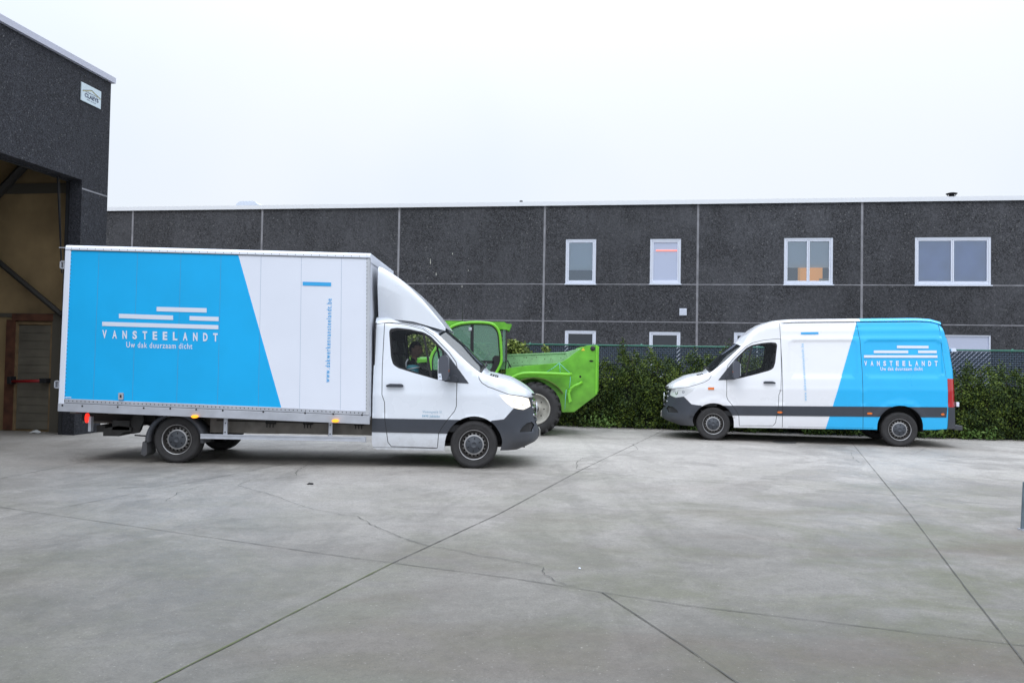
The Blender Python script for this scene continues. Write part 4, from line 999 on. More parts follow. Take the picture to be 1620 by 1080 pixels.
def wheel_well(root, x, zc, r, y0=.60, y1=.955, name='wheel_arch_liner'):
    n = 20
    for s in (-1, 1):
        b = MB()
        V = []; F = []
        for i in range(n + 1):
            a = PI * i / n
            for y in (y0, y1): V.append((x + r * math.cos(a), s * y, zc + r * math.sin(a)))
        b.add(V, [(2 * i, 2 * i + 1, 2 * i + 3, 2 * i + 2) for i in range(n)], 0, True)
        P = [(x + r * math.cos(PI * i / n), zc + r * math.sin(PI * i / n)) for i in range(n + 1)] + [(x - r, .36), (x + r, .36)]
        b.prism(P, s * y0, s * (y0 - .01))
        b.box(x - r - .006, x - r, min(s * y0, s * y1), max(s * y0, s * y1), .30, zc + .01)
        b.box(x + r, x + r + .006, min(s * y0, s * y1), max(s * y0, s * y1), .30, zc + .01)
        b.build(name, M['black'], root)
def front_details(sh, root, objs, lit):
    """grille bars with the ringed star, number plate, wipers, headlamp insides"""
    g = objs['grille']
    def fp(y, z, off=0.0):
        q = np.linspace(sh.xs, sh.qf, 400); x, yy, nx, ny = sh.plan(q, z + 0 * q); i = int(np.argmin(np.abs(yy - abs(y))))
        X = sh.ox(x[i]) + nx[i] * off; return (float(X), math.copysign(float(yy[i] + ny[i] * off), y) if y else 0.0, z + sh.zoff - sh.rake * float(X))
    for z in (.97, .87, .76, .67):
        hw = .52 if z > .7 else .42
        b = MB()
        for dz_ in (0,):
            b.tube([fp(y, z, .004) for y in np.linspace(-hw, hw, 25)], .021, 8)
        b.build('grille_bar', M['reflector'] if z > .7 else M['plastic'], g)
    cx, _, cz = fp(0, .83, .035); b = MB(); pts = [(cx, .105 * math.cos(a), cz + .105 * math.sin(a)) for a in np.linspace(0, 2 * PI, 33)]
    b.tube(pts, .011, 6, caps=False)
    for k in range(3):
        a = PI / 2 + k * 2 * PI / 3; t = (cx, .10 * math.cos(a), cz + .10 * math.sin(a))
        b.tube([(cx + .008, 0, cz), t], [.02, .004], 6)
    b.build('emblem', M['chrome'], g)
    px, _, pz = fp(0, .47, .012); b = MB(); b.box(px - .002, px + .006, -.26, .26, pz - .055, pz + .055)
    b.build('number_plate', mat('number_plate_white', (.68, .66, .62), .4), objs['bumper'])
    for s in (-1, 1):       # lamp bowls behind the clear cover
        hl = objs[('headlight', s)]
        for (x, z, r) in ((.70, .955, .036), (.58, .985, .028)):
            b = MB()
            q = sh.toq(x, z); P = sh.side(np.array([q]), np.array([z]), .0)[0]; n = sh.nrm(sh.side, np.array([q]), np.array([z]))[0]
            n = n if n[1] > 0 else -n
            for k in range(2):
                rr = r * (1 - .45 * k); V = []; ax = Vector(n); t1 = ax.cross(Vector((0, 0, 1))).normalized(); t2 = ax.cross(t1)
                for i in range(16):
                    a = 2 * PI * i / 16; p = Vector(P) + ax * (.004 + .003 * k) + (t1 * math.cos(a) + t2 * math.sin(a)) * rr; V.append((p.x, p.y * s, p.z))
                b.add(V, [tuple(range(16)) if s < 0 else tuple(range(16))[::-1]], 0 if k == 0 else 1)
            b.build('lamp_bowl', [M['lens'], M['lenslit']] if lit else [M['reflector'], M['lens']], hl)
        if lit:
            hl.data.materials[0] = M['lenslit']
    b = MB()
    for y in (-.55, .12):
        q = .10; pts = []
        for t in np.linspace(0, 1, 8):
            vv = (y + .62 * t) / .93; pts.append(tuple(sh.top(np.array([.075 - .05 * t]), np.array([max(min(vv, .95), -.95)]))[0] + np.array([.02, 0, .03])))
        b.tube(pts, .011, 6)
    b.build('wiper', M['black'], root)
    # air intake on the bonnet, next to the windshield
    b = MB()
    for s in (-1, 1):
        b = MB()
        for k in range(4):
            q0 = .20 + .035 * k
            V = [tuple(sh.top(np.array([qq]), np.array([s * vv]))[0] + np.array([0, 0, .004])) for qq, vv in ((q0, .62), (q0 + .026, .62), (q0 + .026, .90), (q0, .90))]
            b.add(V, [(0, 1, 2, 3) if s > 0 else (3, 2, 1, 0)])
        b.build('bonnet_vent', M['gap'], objs['hood'])
TOPV = [-1, -.985, -.965, -.94, -.90, -.8, -.65, -.45, -.25, 0, .25, .45, .65, .8, .90, .94, .965, .985, 1]
def topcls(paint, rear_blue=None, wm='wind'):
    def f(q, v):
        if q > .075: return ('hood', paint)
        if q > .03 and abs(v) < .92: return ('body', 'black')
        if -.585 < q <= .03 and abs(v) < .94: return ('windshield', wm)
        return ('body', 'blue' if (rear_blue is not None and q < rear_blue) else paint)
    return f
def topq(sh, rear):
    a = list(np.arange(rear, -.75, .15)) + list(np.arange(-.75, -.60, .03)) + [-.60, -.585] + list(np.linspace(-.55, 0, 14)) + [.03, .055, .075]
    return a + list(np.linspace(.11, sh.xs, 6)) + list(np.linspace(sh.xs + .06, sh.qf - .002, 22))

# ------------------------------------------------------------------ box truck
_c = gnd(749, 741)
T0 = (_c[0], _c[1] + .97, 0.0)
truck = thing('box_truck', 'white and blue box truck with lit headlamp and wind deflector above its cab', 'truck', T0, 0.0)
crestT = [(-1.6, 2.14), (-1.3, 2.14), (-1.0, 2.115), (-.80, 2.06), (-.70, 2.00)] + CREST_F
shT = Shell(crestT, XN, WB, RR, crown=CROWN)
regions_default = ('white', None)
qb = -1.485
domT = [(qb, .35), (-1.465, .275), (-1.40, .25)] + arch(0, .335, .425, .25, .27) + shT.Q([(.62, .275), (.79, .33)]) + \
    [(shT.toq(.90, .37), .37), (shT.qf - .25, .395), (shT.qf - .002, .40)]
_q = np.linspace(shT.qf - .002, qb, 160); domT += [(float(a), float(shT.crestz(a))) for a in _q]
R_, G_ = cab_regions(shT, 'white')
G_ = G_ + [([(qb, 2.075), (-1.3, 2.125 - .02), (-1.02, 2.095 + .005), (-.80, 2.045), (-.62, 1.945)], .008), ([(-.55, .285), (-1.48, .285)], .006)]
accT = Acc()
for s in (1, -1): shell_side(shT, accT, domT, R_, G_, side=s)
shell_top(shT, accT, topq(shT, -1.485), TOPV, topcls('white'))
objT = acc_build(accT, truck, {'body': 'cab_body', 'hood': 'bonnet'})
front_details(shT, truck, objT, True)
for s in (1, -1):
    mirror(objT[('door', s)], s); door_handle(objT[('door', s)], s, -1.285, -1.045, 1.185)
b = MB(); b.box(-1.485, -1.47, -.95, .95, .35, 2.10); b.build('cab_back_panel', [M['inner']], truck)
cab_inside(truck, -1.46)
wheel_well(truck, 0, .335, .43)
b = MB(); b.box(-.9, .75, -.58, .58, .28, .52); b.box(-1.46, -.45, -.93, .93, .30, .34); b.build('engine_undertray', M['under'], truck)
# white paper sticker on the mirror and the address on the door
b = MB(); b.add([(-.515, -1.275, 1.285), (-.455, -1.275, 1.285), (-.47, -1.275, 1.375), (-.51, -1.275, 1.375)], [(0, 1, 2, 3)])
b.add([(-.497, -1.277, 1.325), (-.475, -1.277, 1.325), (-.486, -1.277, 1.35)], [(0, 1, 2)], 1)
b.build('mirror_sticker', [M['decal'], M['black']], objT[('door', -1)])
def sideT(x, z, off=.004):
    return tuple(shT.side(np.array([x]), np.array([z]), off)[0] * [1, -1, 1])
def _dt(x0, x1, z0, z1): return lambda u, v: sideT(x0 + (x1 - x0) * u, z0 + (z1 - z0) * v)
b = MB()
decal_text(b, 'Vlamingveld 51', _dt(-.755, -.475, .785, .83), 1.25, .0)
decal_text(b, '8490 Jabbeke', _dt(-.757, -.505, .725, .77), 1.2, .012)
b.build('address_lettering', M['decaldim'], objT[('door', -1)])

# cargo box, its near side traced on the photograph
YB = 1.12
def TB(px, py):
    p = hit(px, py, (0, T0[1] - YB, 0), (0, 1, 0)); return (p[0] - T0[0], p[2])
_tl, _tr, _bl, _br = TB(105, 390.5), TB(585.8, 403.5), TB(93.5, 643.5), TB(584.8, 664)
def bx_(u, v, y):
    p = np.array(_bl) * (1 - u) * (1 - v) + np.array(_br) * u * (1 - v) + np.array(_tl) * (1 - u) * v + np.array(_tr) * u * v
    return (p[0], y, p[1])
def uv(px, py):     # inverse of bx_ by a few Newton steps
    t = np.array(TB(px, py)); g = np.array([.5, .5])
    for _ in range(8):
        f = lambda a: np.array([bx_(a[0], a[1], 0)[0], bx_(a[0], a[1], 0)[2]])
        J = np.stack([(f(g + [1e-4, 0]) - f(g)) / 1e-4, (f(g + [0, 1e-4]) - f(g)) / 1e-4], 1); g = g + np.linalg.solve(J, t - f(g))
    return float(g[0]), float(g[1])
BW_ = lambda u0, u1, v0, v1, y0, y1, mb, mi=0: mb.box(u0, u1, y0, y1, v0, v1, mi, T=lambda u, y, v: bx_(u, v, y))
# side walls: blue wrap at the back, white in front, with the seams between the panels
ub0, ub1 = uv(377, 401)[0], uv(445.5, 641)[0]
v0_, v1_ = uv(340, 641)[1], uv(340, 402)[1]
ul, ur = uv(107, 500)[0], uv(581, 500)[0]
for s in (-1, 1):
    b = MB(); ya, yb_ = s * (YB - .03), s * YB
    def wall(u00, u10, u11, u01, mi):
        V = [bx_(u, v, y) for y in (ya, yb_) for u, v in ((u00, v0_), (u10, v0_), (u11, v1_), (u01, v1_))]
        F = [(0, 3, 2, 1), (4, 5, 6, 7), (0, 1, 5, 4), (1, 2, 6, 5), (2, 3, 7, 6), (3, 0, 4, 7)]
        if s < 0: F = F
        else: F = [f[::-1] for f in F]
        b.add(V, F, mi)
    um0 = ub0; um1 = ub1
    wall(ul, um1, um0, ul, 0); wall(um1, ur, ur, um0, 1)
    for px in (152, 213.5, 283, 347, 411, 475.5, 539.5):     # panel seams
        um = uv(px, 520)[0]
        V = [bx_(um - .0003, v0_, s * (YB + .0015)), bx_(um + .0003, v0_, s * (YB + .0015)), bx_(um + .0003, v1_, s * (YB + .0015)), bx_(um - .0003, v1_, s * (YB + .0015))]
        b.add(V, [(0, 1, 2, 3) if s < 0 else (3, 2, 1, 0)], 2)
    side_o = b.build('box_side_panel', [M['boxblue'], M['boxwhite'], mat('panel_seam', (.14, .26, .40), .7)], truck)
    if s < 0: near_side = side_o
b = MB(); BW_(.0, 1, .975, .985, -YB + .03, YB - .03, b); b.build('box_roof', M['boxwhite'], truck)
b = MB(); BW_(.0, 1, .0, .02, -YB + .03, YB - .03, b); b.build('box_floor', M['frame'], truck)
b = MB(); BW_(.992, .9985, .02, .975, -YB + .05, YB - .05, b); b.build('box_front_panel', M['boxwhite'], truck)
b = MB(); BW_(-.004, .004, .03, .97, -YB + .05, -.006, b); BW_(-.004, .004, .03, .97, .006, YB - .05, b); b.build('back_door', M['boxwhite'], truck)
# rails along the edges
_vt = uv(340, 402)[1]
for s in (-1, 1):
    y0, y1 = (YB - .05) * s, (YB + .008) * s
    P = round_poly([(y0, 0), (y1, 0), (y1, .0335), (y0, .0335)], [0, 0, .02, 0], 5)
    b = MB(); n = len(P)
    r0 = [(bx_(-.002, _vt, 0)[0], p[0], bx_(-.002, _vt, 0)[2] + p[1] * 1.0) for p in []]
    prof = [(YB - .06, 1.012), (YB - .03, 1.012), (YB - .008, 1.009), (YB + .006, .998), (YB + .010, .985), (YB + .008, _vt + .003), (YB + .008, _vt - .001), (YB - .03, _vt - .001)]
    V = [bx_(u, p[1], s * p[0]) for u in (-.002, 1.001) for p in prof]; k = len(prof)
    b.add(V, [(i, i + 1, i + 1 + k, i + k) for i in range(k - 1)], 0, True)
    b.add([V[i] for i in range(k)], [tuple(range(k))]); b.add([V[i + k] for i in range(k)], [tuple(range(k))])
    BW_(-.001, 1.0, _vt - .002, _vt + .0015, min(y1, s * (YB + .010)), max(y1, s * (YB + .010)), b, 1)
    b.build('roof_rail', [M['boxwhite'], M['gap']], truck)
    b = MB(); vb = v0_
    BW_(.0, 1.0, vb - .022, vb + .004, min(s * (YB - .02), s * (YB + .006)), max(s * (YB - .02), s * (YB + .006)), b)
    BW_(-.003, 1.0, vb - .024 - .052, vb - .025, min(s * (YB - .03), s * (YB + .012)), max(s * (YB - .03), s * (YB + .012)), b)
    b.build('bottom_rail', M['alu'], truck, .004)
    b = MB(); BW_(-.003, ul + .002, -.003, 1.0, min(s * (YB - .05), s * (YB + .010)), max(s * (YB - .05), s * (YB + .010)), b)
    b.build('corner_post', M['boxwhite'], truck, .012)
    b = MB(); BW_(ur - .003, ur + .006, v0_ - .02, .985, min(s * (YB - .05), s * (YB + .008)), max(s * (YB - .05), s * (YB + .008)), b)
    V = []; n = 6
    for i in range(n + 1):
        a = PI / 2 * i / n; V += [bx_(ur + .006 + (1.0 - ur - .006) * math.sin(a), v, s * (YB + .006 - .05 * (1 - math.cos(a)))) for v in (v0_ - .02, .985)]
    b.add(V, [(2 * i, 2 * i + 2, 2 * i + 3, 2 * i + 1) if s < 0 else (2 * i, 2 * i + 1, 2 * i + 3, 2 * i + 2) for i in range(n)], 0, True)
    b.build('corner_post', M['post'], truck)
b = MB(); BW_(.985, 1.001, .955, 1.012, -YB + .05, YB - .05, b); b.build('front_top_rail', M['boxwhite'], truck, .01)
# rivets and bolts on the near side
b = MB()
def dot(x, y, z, r, mi=0): b.add([(x + r * math.cos(a), y, z + r * math.sin(a)) for a in np.linspace(0, 2 * PI, 7)[:-1]], [(0, 1, 2, 3, 4, 5)], mi)
for i in range(74):
    p = bx_(.018 + .96 * i / 73, v0_ - .009, -YB - .0085); dot(*p, .0085)
    if i % 2 == 0: p = bx_(.018 + .96 * i / 73, _vt + .010, -YB - .0105); dot(*p, .006)
for px, py in pxs('99.5,641 131,642 187,643.5 228,645 270,646 311,647.5 353,649 417,651 483,653 527.5,654.5 573,656'):
    x, z = TB(px, py); dot(x, -YB - .0145, z, .015)
for i in range(40):
    p = bx_(ur - .0015, v0_ + .02 + .93 * i / 39, -YB - .0095); dot(*p, .006)
    p = bx_(ul + .004, v0_ + .02 + .93 * i / 39, -YB - .0035); dot(*p, .006)
b.build('rivet_row', M['gap'], truck)
# door hardware at the rear edge, side lamp bracket, latch
b = MB()
for px, py in ((99, 419), (90, 608)):
    x, z = TB(px, py); w = .035
    for a in (-.055, .045): b.box(x - w, x + .045, -YB - .01, -YB + .04, z + a, z + a + .012)
    b.box(x - w, x - w + .012, -YB - .01, -YB + .04, z - .055, z + .057); b.box(x + .01, x + .022, -YB, -YB + .04, z - .055, z + .057)
x, z = TB(103, 391); b.box(x - .09, x, -YB, -YB + .02, z - .012, z)
b.build('door_hinge', M['alu'], truck)
x, z = TB(192, 626.5); b = MB(); b.prism(round_poly([(x - .035, z - .05), (x + .035, z - .05), (x + .035, z + .05), (x - .035, z + .05)], .008), -YB - .02, -YB)
b.prism([(x - .012, z - .02), (x + .012, z - .02), (x + .012, z + .02), (x - .012, z + .02)], -YB - .024, -YB - .02, 1)
b.build('latch', [M['alu'], M['black']], truck)
# lettering
def boxq(a, c, d, e, off=.004):
    return quad_fn(*[(TB(*p)[0], -YB - off, TB(*p)[1]) for p in (a, c, d, e)])
def strip(mb, x0, y0, x1, y1, h, mi=0):
    f = boxq((x0, y0 + h), (x1, y1 + h), (x1, y1), (x0, y0)); mb.add([f(0, 0), f(1, 0), f(1, 1), f(0, 1)], [(0, 1, 2, 3)], mi)
b = MB()
strip(b, 248, 485.3, 327, 487.4, 7); strip(b, 188.3, 496.2, 274, 499.0, 7); strip(b, 300, 499.8, 346, 501.2, 6.8); strip(b, 162, 508.8, 345.6, 514.2, 6.6)
b.build('logo_bar', M['decal'], near_side)
b = MB(); decal_letters(b, 'VANSTEELANDT', boxq((162, 535), (344.6, 540.2), (344.6, 527), (162, 521.8)))
b.build('name_lettering', M['decal'], near_side)
b = MB(); decal_text(b, 'Uw dak duurzaam dicht', boxq((200, 549.5), (304.5, 552), (304.5, 543), (200, 540.5)), 1.15, .012)
b.build('slogan_lettering', M['decal'], near_side)
b = MB(); strip(b, 479, 445.6, 524, 446.9, 6); b.build('blue_bar', M['decalblue'], near_side)
_w0, _w1, _w2, _w3 = [(TB(*p)[0], -YB - .004, TB(*p)[1]) for p in ((514, 604.5), (517.2, 472.5), (525, 472.5), (521.5, 604.5))]
b = MB(); decal_text(b, 'www.dakwerkenvansteelandt.be', lambda u, v: quad_fn(_w3, _w1 if False else _w2, _w1, _w0)(u, v), 1.3, .012)
b.build('web_address_lettering', M['decalblue'], near_side)
b = MB(); decal_text(b, 'O www', boxq((101.5, 629.5), (113, 629.8), (113, 627.6), (101.5, 627.3)), 1.0, .0) if False else strip(b, 103, 627.4, 113, 627.6, 1.4)
b.build('maker_mark', M['decal'], near_side)
# wind deflector
b = MB(); stn = []
topc = [(-1.46, 2.94), (-1.43, 2.935), (-1.30, 2.86), (-1.16, 2.77), (-.99, 2.63), (-.80, 2.45), (-.61, 2.235), (-.50, 2.10), (-.465, 2.045)]
for i, x in enumerate(np.linspace(-1.46, -.462, 22)):
    zt = float(np.interp(x, [p[0] for p in topc], [p[1] for p in topc])); zb = float(np.interp(x, [-1.46, -.93, -.70, -.46], [2.17, 2.12, 2.06, 2.00]))
    zt = max(zt, zb + .03); w = float(np.interp(x, [-1.46, -.9, -.46], [.93, .90, .80])); ring = []
    for k in range(161):
        a = PI * k / 160; c, s_ = math.cos(a), math.sin(a); e = 2 / 15.0
        yy = w * math.copysign(abs(c) ** e, c); zz = zb + (zt - zb) * abs(s_) ** e
        hgt = (2.40 - .42 * (x + 1.46) / .65) if x < -.81 else 1.98     # recess low on the side
        rec = max(0, min(1, (hgt - zz) / .16)) * .15 * max(0, min(1, (hgt - zb + .05) / .12)) if abs(yy) > .5 else 0
        yy -= math.copysign(rec, yy); ring.append((x + .0 * zz, yy, zz))
    stn.append(ring)
V = [p for r_ in stn for p in r_]; n = 161
b.add(V, [(i * n + j, i * n + j + 1, (i + 1) * n + j + 1, (i + 1) * n + j)[::-1] for i in range(21) for j in range(n - 1)], 0, True)
b.build('wind_deflector', M['white'], truck)
b = MB(); b.add(stn[0], [tuple(range(161))]); V = [(p[0] + .02, p[1] * .985, p[2] - .015) for p in stn[0]]; b.add(V, [tuple(range(161))[::-1]])
b.build('deflector_back', M['inner'], truck)
# chassis
b = MB()
for s in (-1, 1):
    b.box(-5.95, -1.1, s * .46 - .04, s * .46 + .04, .52, .70); b.box(-5.9, -1.52, s * .62 - .03, s * .62 + .03, .69, .76)
    b.box(-3.9, -1.50, s * .80 - .015, s * .80 + .015, .44, .69)
for x in np.arange(-5.8, -1.6, .55): b.box(x - .04, x + .04, -1.05, 1.05, .70, .775)
b.build('chassis_frame', M['frame'], truck)
b = MB()
for x in (-3.0, -2.45, -1.7):
    b.box(x - .07, x + .07, -.86, -.80, .585, .66); 
    for k in (-.045, 0, .045): b.tube([(x + k, -.87, .60), (x + k, -.875, .535)], .008, 6)
b.tube([(-3.8, -.83, .655), (-1.55, -.83, .645)], .010, 6); b.tube([(-3.8, -.83, .62), (-1.55, -.83, .605)], .008, 6)
b.build('cable_clamp', M['under'], truck)
b = MB(); b.box(-3.9, -3.0, -.42, .42, .40, .52); b.box(-2.5, -1.6, .1, .42, .38, .6); b.tube([(-5.0, .2, .45), (-1.0, .2, .38)], .05, 10)
b.tube([(-4.32, -.85, .345), (-4.32, .85, .345)], .06, 10); b.box(-4.45, -4.19, -.14, .14, .22, .47)
for s in (-1, 1): b.tube([(-5.0, s * .52, .55), (-4.6, s * .52, .42), (-4.32, s * .52, .38), (-4.0, s * .52, .42), (-3.6, s * .52, .55)], .03, 8)
b.build('rear_axle', M['under'], truck)
b = MB(); z1, z0 = .44, .372
b.box(-3.94, -1.58, -1.075, -1.035, z0 + .012, z1 - .010); b.box(-3.94, -1.58, -1.081, -1.05, z1 - .018, z1); b.box(-3.94, -1.58, -1.081, -1.05, z0, z0 + .014)
b.box(-1.62, -1.555, -1.086, -1.03, z0 - .008, z1 + .006)
b.build('side_guard_rail', M['alu'], truck, .004)
for x in (-3.60, -2.08):
    b = MB(); b.box(x - .03, x + .03, -1.03, -1.02, .40, .72); b.box(x - .03, x - .024, -1.03, -.85, .40, .72)
    for z in (.47, .60): b.tube([(x, -1.033, z), (x, -1.029, z)], .01, 6, 1)
    b.build('guard_bracket', [M['alu'], M['gap']], truck)
for (px, py) in ((309.8, 655.2), (531.5, 662)):
    x, z = TB(px, py); b = MB(); z -= .028; P = [(x + .048 * math.cos(a), z + .023 * math.sin(a)) for a in np.linspace(0, 2 * PI, 17)[:-1]]
    b.prism(P, -YB - .055, -YB - .018); b.build('marker_lamp', M['amberlit'], truck, .006)
# rear mudguard and flap on each side
for s in (-1, 1):
    b = MB(); V = []; n = 22; y0, y1 = s * .74, s * 1.03
    for i in range(n + 1):
        a = math.radians(-3 + 186 * i / n); ca, sa = math.cos(a), math.sin(a)
        for r_, y in ((.40, y0), (.425, y0), (.425, y1), (.375, y1)): V.append((-4.33 + r_ * ca * 1.0, y, .325 + r_ * sa * .97))
    b.add(V, [(4 * i + j, 4 * i + (j + 1) % 4, 4 * i + 4 + (j + 1) % 4, 4 * i + 4 + j) for i in range(n) for j in range(4)], 0, True)
    b.prism(round_poly([(-4.79, .31), (-4.735, .33), (-4.72, .14), (-4.75, .10), (-4.81, .13)], .015), min(y0, y1), max(y0, y1))
    b.build('mudguard', M['plastic'], truck)
# tow bar and rear underrun parts
b = MB(); b.prism([(-5.43, .37), (-5.20, .37), (-5.13, .43), (-5.02, .44), (-5.02, .50), (-5.20, .52), (-5.43, .48)], -.9, -.55)
b.prism(round_poly([(-5.06, .40), (-4.93, .42), (-4.86, .60), (-4.88, .70), (-5.0, .68), (-5.06, .58)], .03), -.86, -.80)
b.box(-5.55, -5.43, -.85, .85, .42, .52); b.tube([(-5.06, -.7, .37), (-4.9, -.7, .36), (-4.6, -.5, .42)], .012, 6)
b.box(-5.9, -4.8, -.62, -.5, .56, .69); b.box(-5.3, -5.05, -.9, -.7, .46, .60)
b.build('tow_bar', M['under'], truck)
b = MB(); b.box(-5.70, -5.46, -1.02, -.60, .715, .775); b.build('lamp_bracket', M['red'], truck)
x, z = -5.62, .635; b = MB(); P = [(x + .026 * math.cos(a), z + .070 * math.sin(a)) for a in np.linspace(0, 2 * PI, 17)[:-1]]
b.prism(P, -1.02, -.97); o = b.build('tail_lamp', M['redlit'], truck, .006)
b = MB(); b.box(-5.60, -5.56, -1.0, -.93, .44, .66); b.build('lamp_guard', M['alu'], truck)
w0 = wheel(truck, 0, -.86, side=-1)
for (x, s) in ((0, 1), (-4.321, -1), (-4.321, 1)): copy_part(w0, truck, (x, s * .86, .345), PI if s < 0 else 0)

# ------------------------------------------------------------------ panel van
_a = gnd(1128, 696.3); _b = gnd(1422, 706.5); _d = (_b - _a) / np.linalg.norm(_b - _a)
VF = -_d; VL = np.array([-VF[1], VF[0], 0])            # forward and left of the van
VO = _a - VL * .97
van = thing('panel_van', 'white high roof panel van with blue rear half parked alongside the hedge', 'van', tuple(VO), math.atan2(VF[1], VF[0]))
crestV = [(-4.6, 2.30), (-4.48, 2.36), (-4.38, 2.415), (-4.25, 2.445), (-4.0, 2.46), (-1.6, 2.455), (-1.3, 2.435), (-1.0, 2.36), (-.82, 2.25), (-.70, 2.12), (-.64, 2.0)] + CREST_F
REAR = dict(xs=-4.42, p=4.5, xr=[(.2, -4.76), (.74, -4.745), (1.45, -4.72), (1.91, -4.65), (2.26, -4.56), (2.41, -4.52), (2.6, -4.50)])
def relief(x, z):
    sm = lambda t: np.clip(t, 0, 1) ** 2 * (3 - 2 * np.clip(t, 0, 1))
    def rb(x0, x1, z0, z1, r, k=0.0):
        xx = x - k * (z - z0); cx, cz = (x0 + x1) / 2, (z0 + z1) / 2; dx = np.abs(xx - cx) - (x1 - x0) / 2 + r; dz_ = np.abs(z - cz) - (z1 - z0) / 2 + r
        d = np.hypot(np.maximum(dx, 0), np.maximum(dz_, 0)) + np.minimum(np.maximum(dx, dz_), 0) - r
        return sm(-d / .024 + .5)
    o = -.022 * rb(-4.44, -2.97, 1.32, 2.055, .10, .0) - .022 * rb(-2.84, -1.50, 1.32, 2.055, .09, .0)
    back = sm((-1.30 - x) / .12)
    o = o - .016 * sm((z - 2.115) / .02) * back - .016 * sm((z - 2.295) / .018) * back - .012 * sm((1.235 - z) / .03) * 0
    for cx, cz in ((-3.65, .315), (0, .335)):
        r = np.hypot(x - cx, z - cz); o = o + .014 * np.exp(-((r - .47) / .06) ** 2) * (z > .45)
    return o
shV = Shell(crestV, XN, WB, RR, rear=REAR, relief=relief, zoff=.025, rake=.016, crown=CROWN, nose=.14)
wrapV = [(-2.235, .1), (-2.235, .26), (-2.87, 2.51), (-2.92, 2.7), (shV.qr - 1, 2.7), (shV.qr - 1, .1)]
regions_default = ('vanwhite', wrapV)
domV = [(shV.qr + .002, .30), (shV.toq(-4.60, .29), .29), (-4.45, .285), (-4.30, .27)] + arch(-3.65, .315, .43, .26, .25)[::-1][:1] * 0 
a2 = arch(-3.65, .315, .43, .265, .255); a1 = arch(0, .335, .42, .25, .27)
domV = domV + a2 + a1 + shV.Q([(.62, .275), (.79, .33)]) + [(shV.toq(.90, .37), .37), (shV.qf - .25, .395), (shV.qf - .002, .40)]
_q = np.linspace(shV.qf - .002, shV.qr + .002, 260); domV += [(float(a), float(shV.crestz(a))) for a in _q]
R_, G_ = cab_regions(shV, 'vanwhite', True)
tl = shV.Q([(-4.525, 1.29), (-4.725, 1.28), (-4.742, .725), (-4.535, .722)])
rb_ = shV.Q([(-4.54, .722), (-4.535, .50), (-4.53, .33), (-4.50, .2)]) + [(shV.qr - .1, .2), (shV.qr - .1, .722)]
R_ = R_ + [(rb_, 'back_bumper', 'plastic', .010), (tl, 'tail_light', 'red', .006), ([(-3.3, 1.0)], 'x', 'gap', 0)][:2]
def ell(cx, cz, rx, rz, n=14): return [(cx + rx * math.cos(2 * PI * i / n), cz + rz * math.sin(2 * PI * i / n)) for i in range(n)]
for cx in (-1.33, -3.07, -4.45): R_.append((ell(cx, .580, .052, .022), 'marker_lamp', 'amber', .014))
R_.append((round_poly([(-.01, 1.035), (.115, 1.035), (.115, 1.085), (-.01, 1.085)], .008), 'turn_signal', 'amber', .012))
G_ = G_ + [([(-1.33, 2.43), (-1.37, 1.6), (-1.385, 1.055), (-1.385, .27)], .010), ([(-1.31, 1.03), (-1.385, 1.03)], .008),
           ([(-2.84, 2.45), (-2.90, 2.06), (-2.935, 1.38), (-2.95, .27)], .009), ([(-4.40, 2.38), (-4.445, 2.08), (-4.53, 1.6), (-4.575, 1.3)], .009),
           ([(-1.5, .285), (-3.15, .285)], .005)]
lines = []
for (x0, x1) in ((-4.44, -2.97), (-2.84, -1.50)):
    for e in (-.012, .012):
        P = round_poly([(x0 - e, 1.32 - e), (x1 + e, 1.32 - e), (x1 + e, 2.055 + e), (x0 - e, 2.055 + e)], .10, 5); lines.append(P + [P[0]])
lines.append([(-2.235, .2), (-2.235, .26), (-2.87, 2.51)])
for z in (2.115, 2.135, 2.295, 2.313): lines.append([(-4.40, z), (-1.34, z)])
accV = Acc()
for s in (1, -1): shell_side(shV, accV, domV, R_, G_, side=s, extra=lines)
shell_top(shV, accV, [shV.qr + .01 + .05 * i for i in range(18)] + topq(shV, -4.42 + .0001), TOPV, topcls('vanwhite', -2.88, 'windv'))
objV = acc_build(accV, van, {'hood': 'bonnet'})
front_details(shV, van, objV, False)
for s in (1, -1):
    mirror(objV[('door', s)], s, .03); door_handle(objV[('door', s)], s, -1.235, -1.005, 1.235)
    objV[('fog_recess', s)].parent = objV['bumper']
b = MB(); b.box(-1.45, -1.42, -.80, .80, .35, 2.35); b.build('bulkhead', M['inner'], van)
cab_inside(van, -1.42, .03)
wheel_well(van, 0, .36, .425); wheel_well(van, -3.65, .40, .435)
b = MB(); b.box(-3.2, .75, -.58, .58, .30, .46); b.box(-3.1, -.45, -.92, .92, .33, .37); b.box(-4.6, -3.2, -.5, .5, .36, .45)
b.tube([(-3.665, -.8, .345), (-3.665, .8, .345)], .05, 8); b.build('underbody', M['under'], van)
b = MB(); b.box(-4.86, -4.70, -.80, .82, .36, .45); b.build('rear_step', M['plastic'], objV['back_bumper'], .01)
b = MB(); b.box(-4.785, -4.73, .80, .86, .83, .92); b.build('door_buffer', M['decal'], van, .008)
b = MB(); b.prism(round_poly([(-4.76, 1.93), (-4.66, 1.93), (-4.66, 2.0), (-4.74, 2.0)], .01), .74, .78); b.build('rear_hinge', M['decal'], van)
w1 = copy_part(w0, van, (0, .86, .345), 0)
for (x, s) in ((0, -1), (-3.645, -1), (-3.645, 1)): copy_part(w0, van, (x, s * .86, .345), PI if s < 0 else 0)
def sideV(x, z, off=.011):
    return tuple(shV.side(np.array([x]), np.array([z]), off)[0])
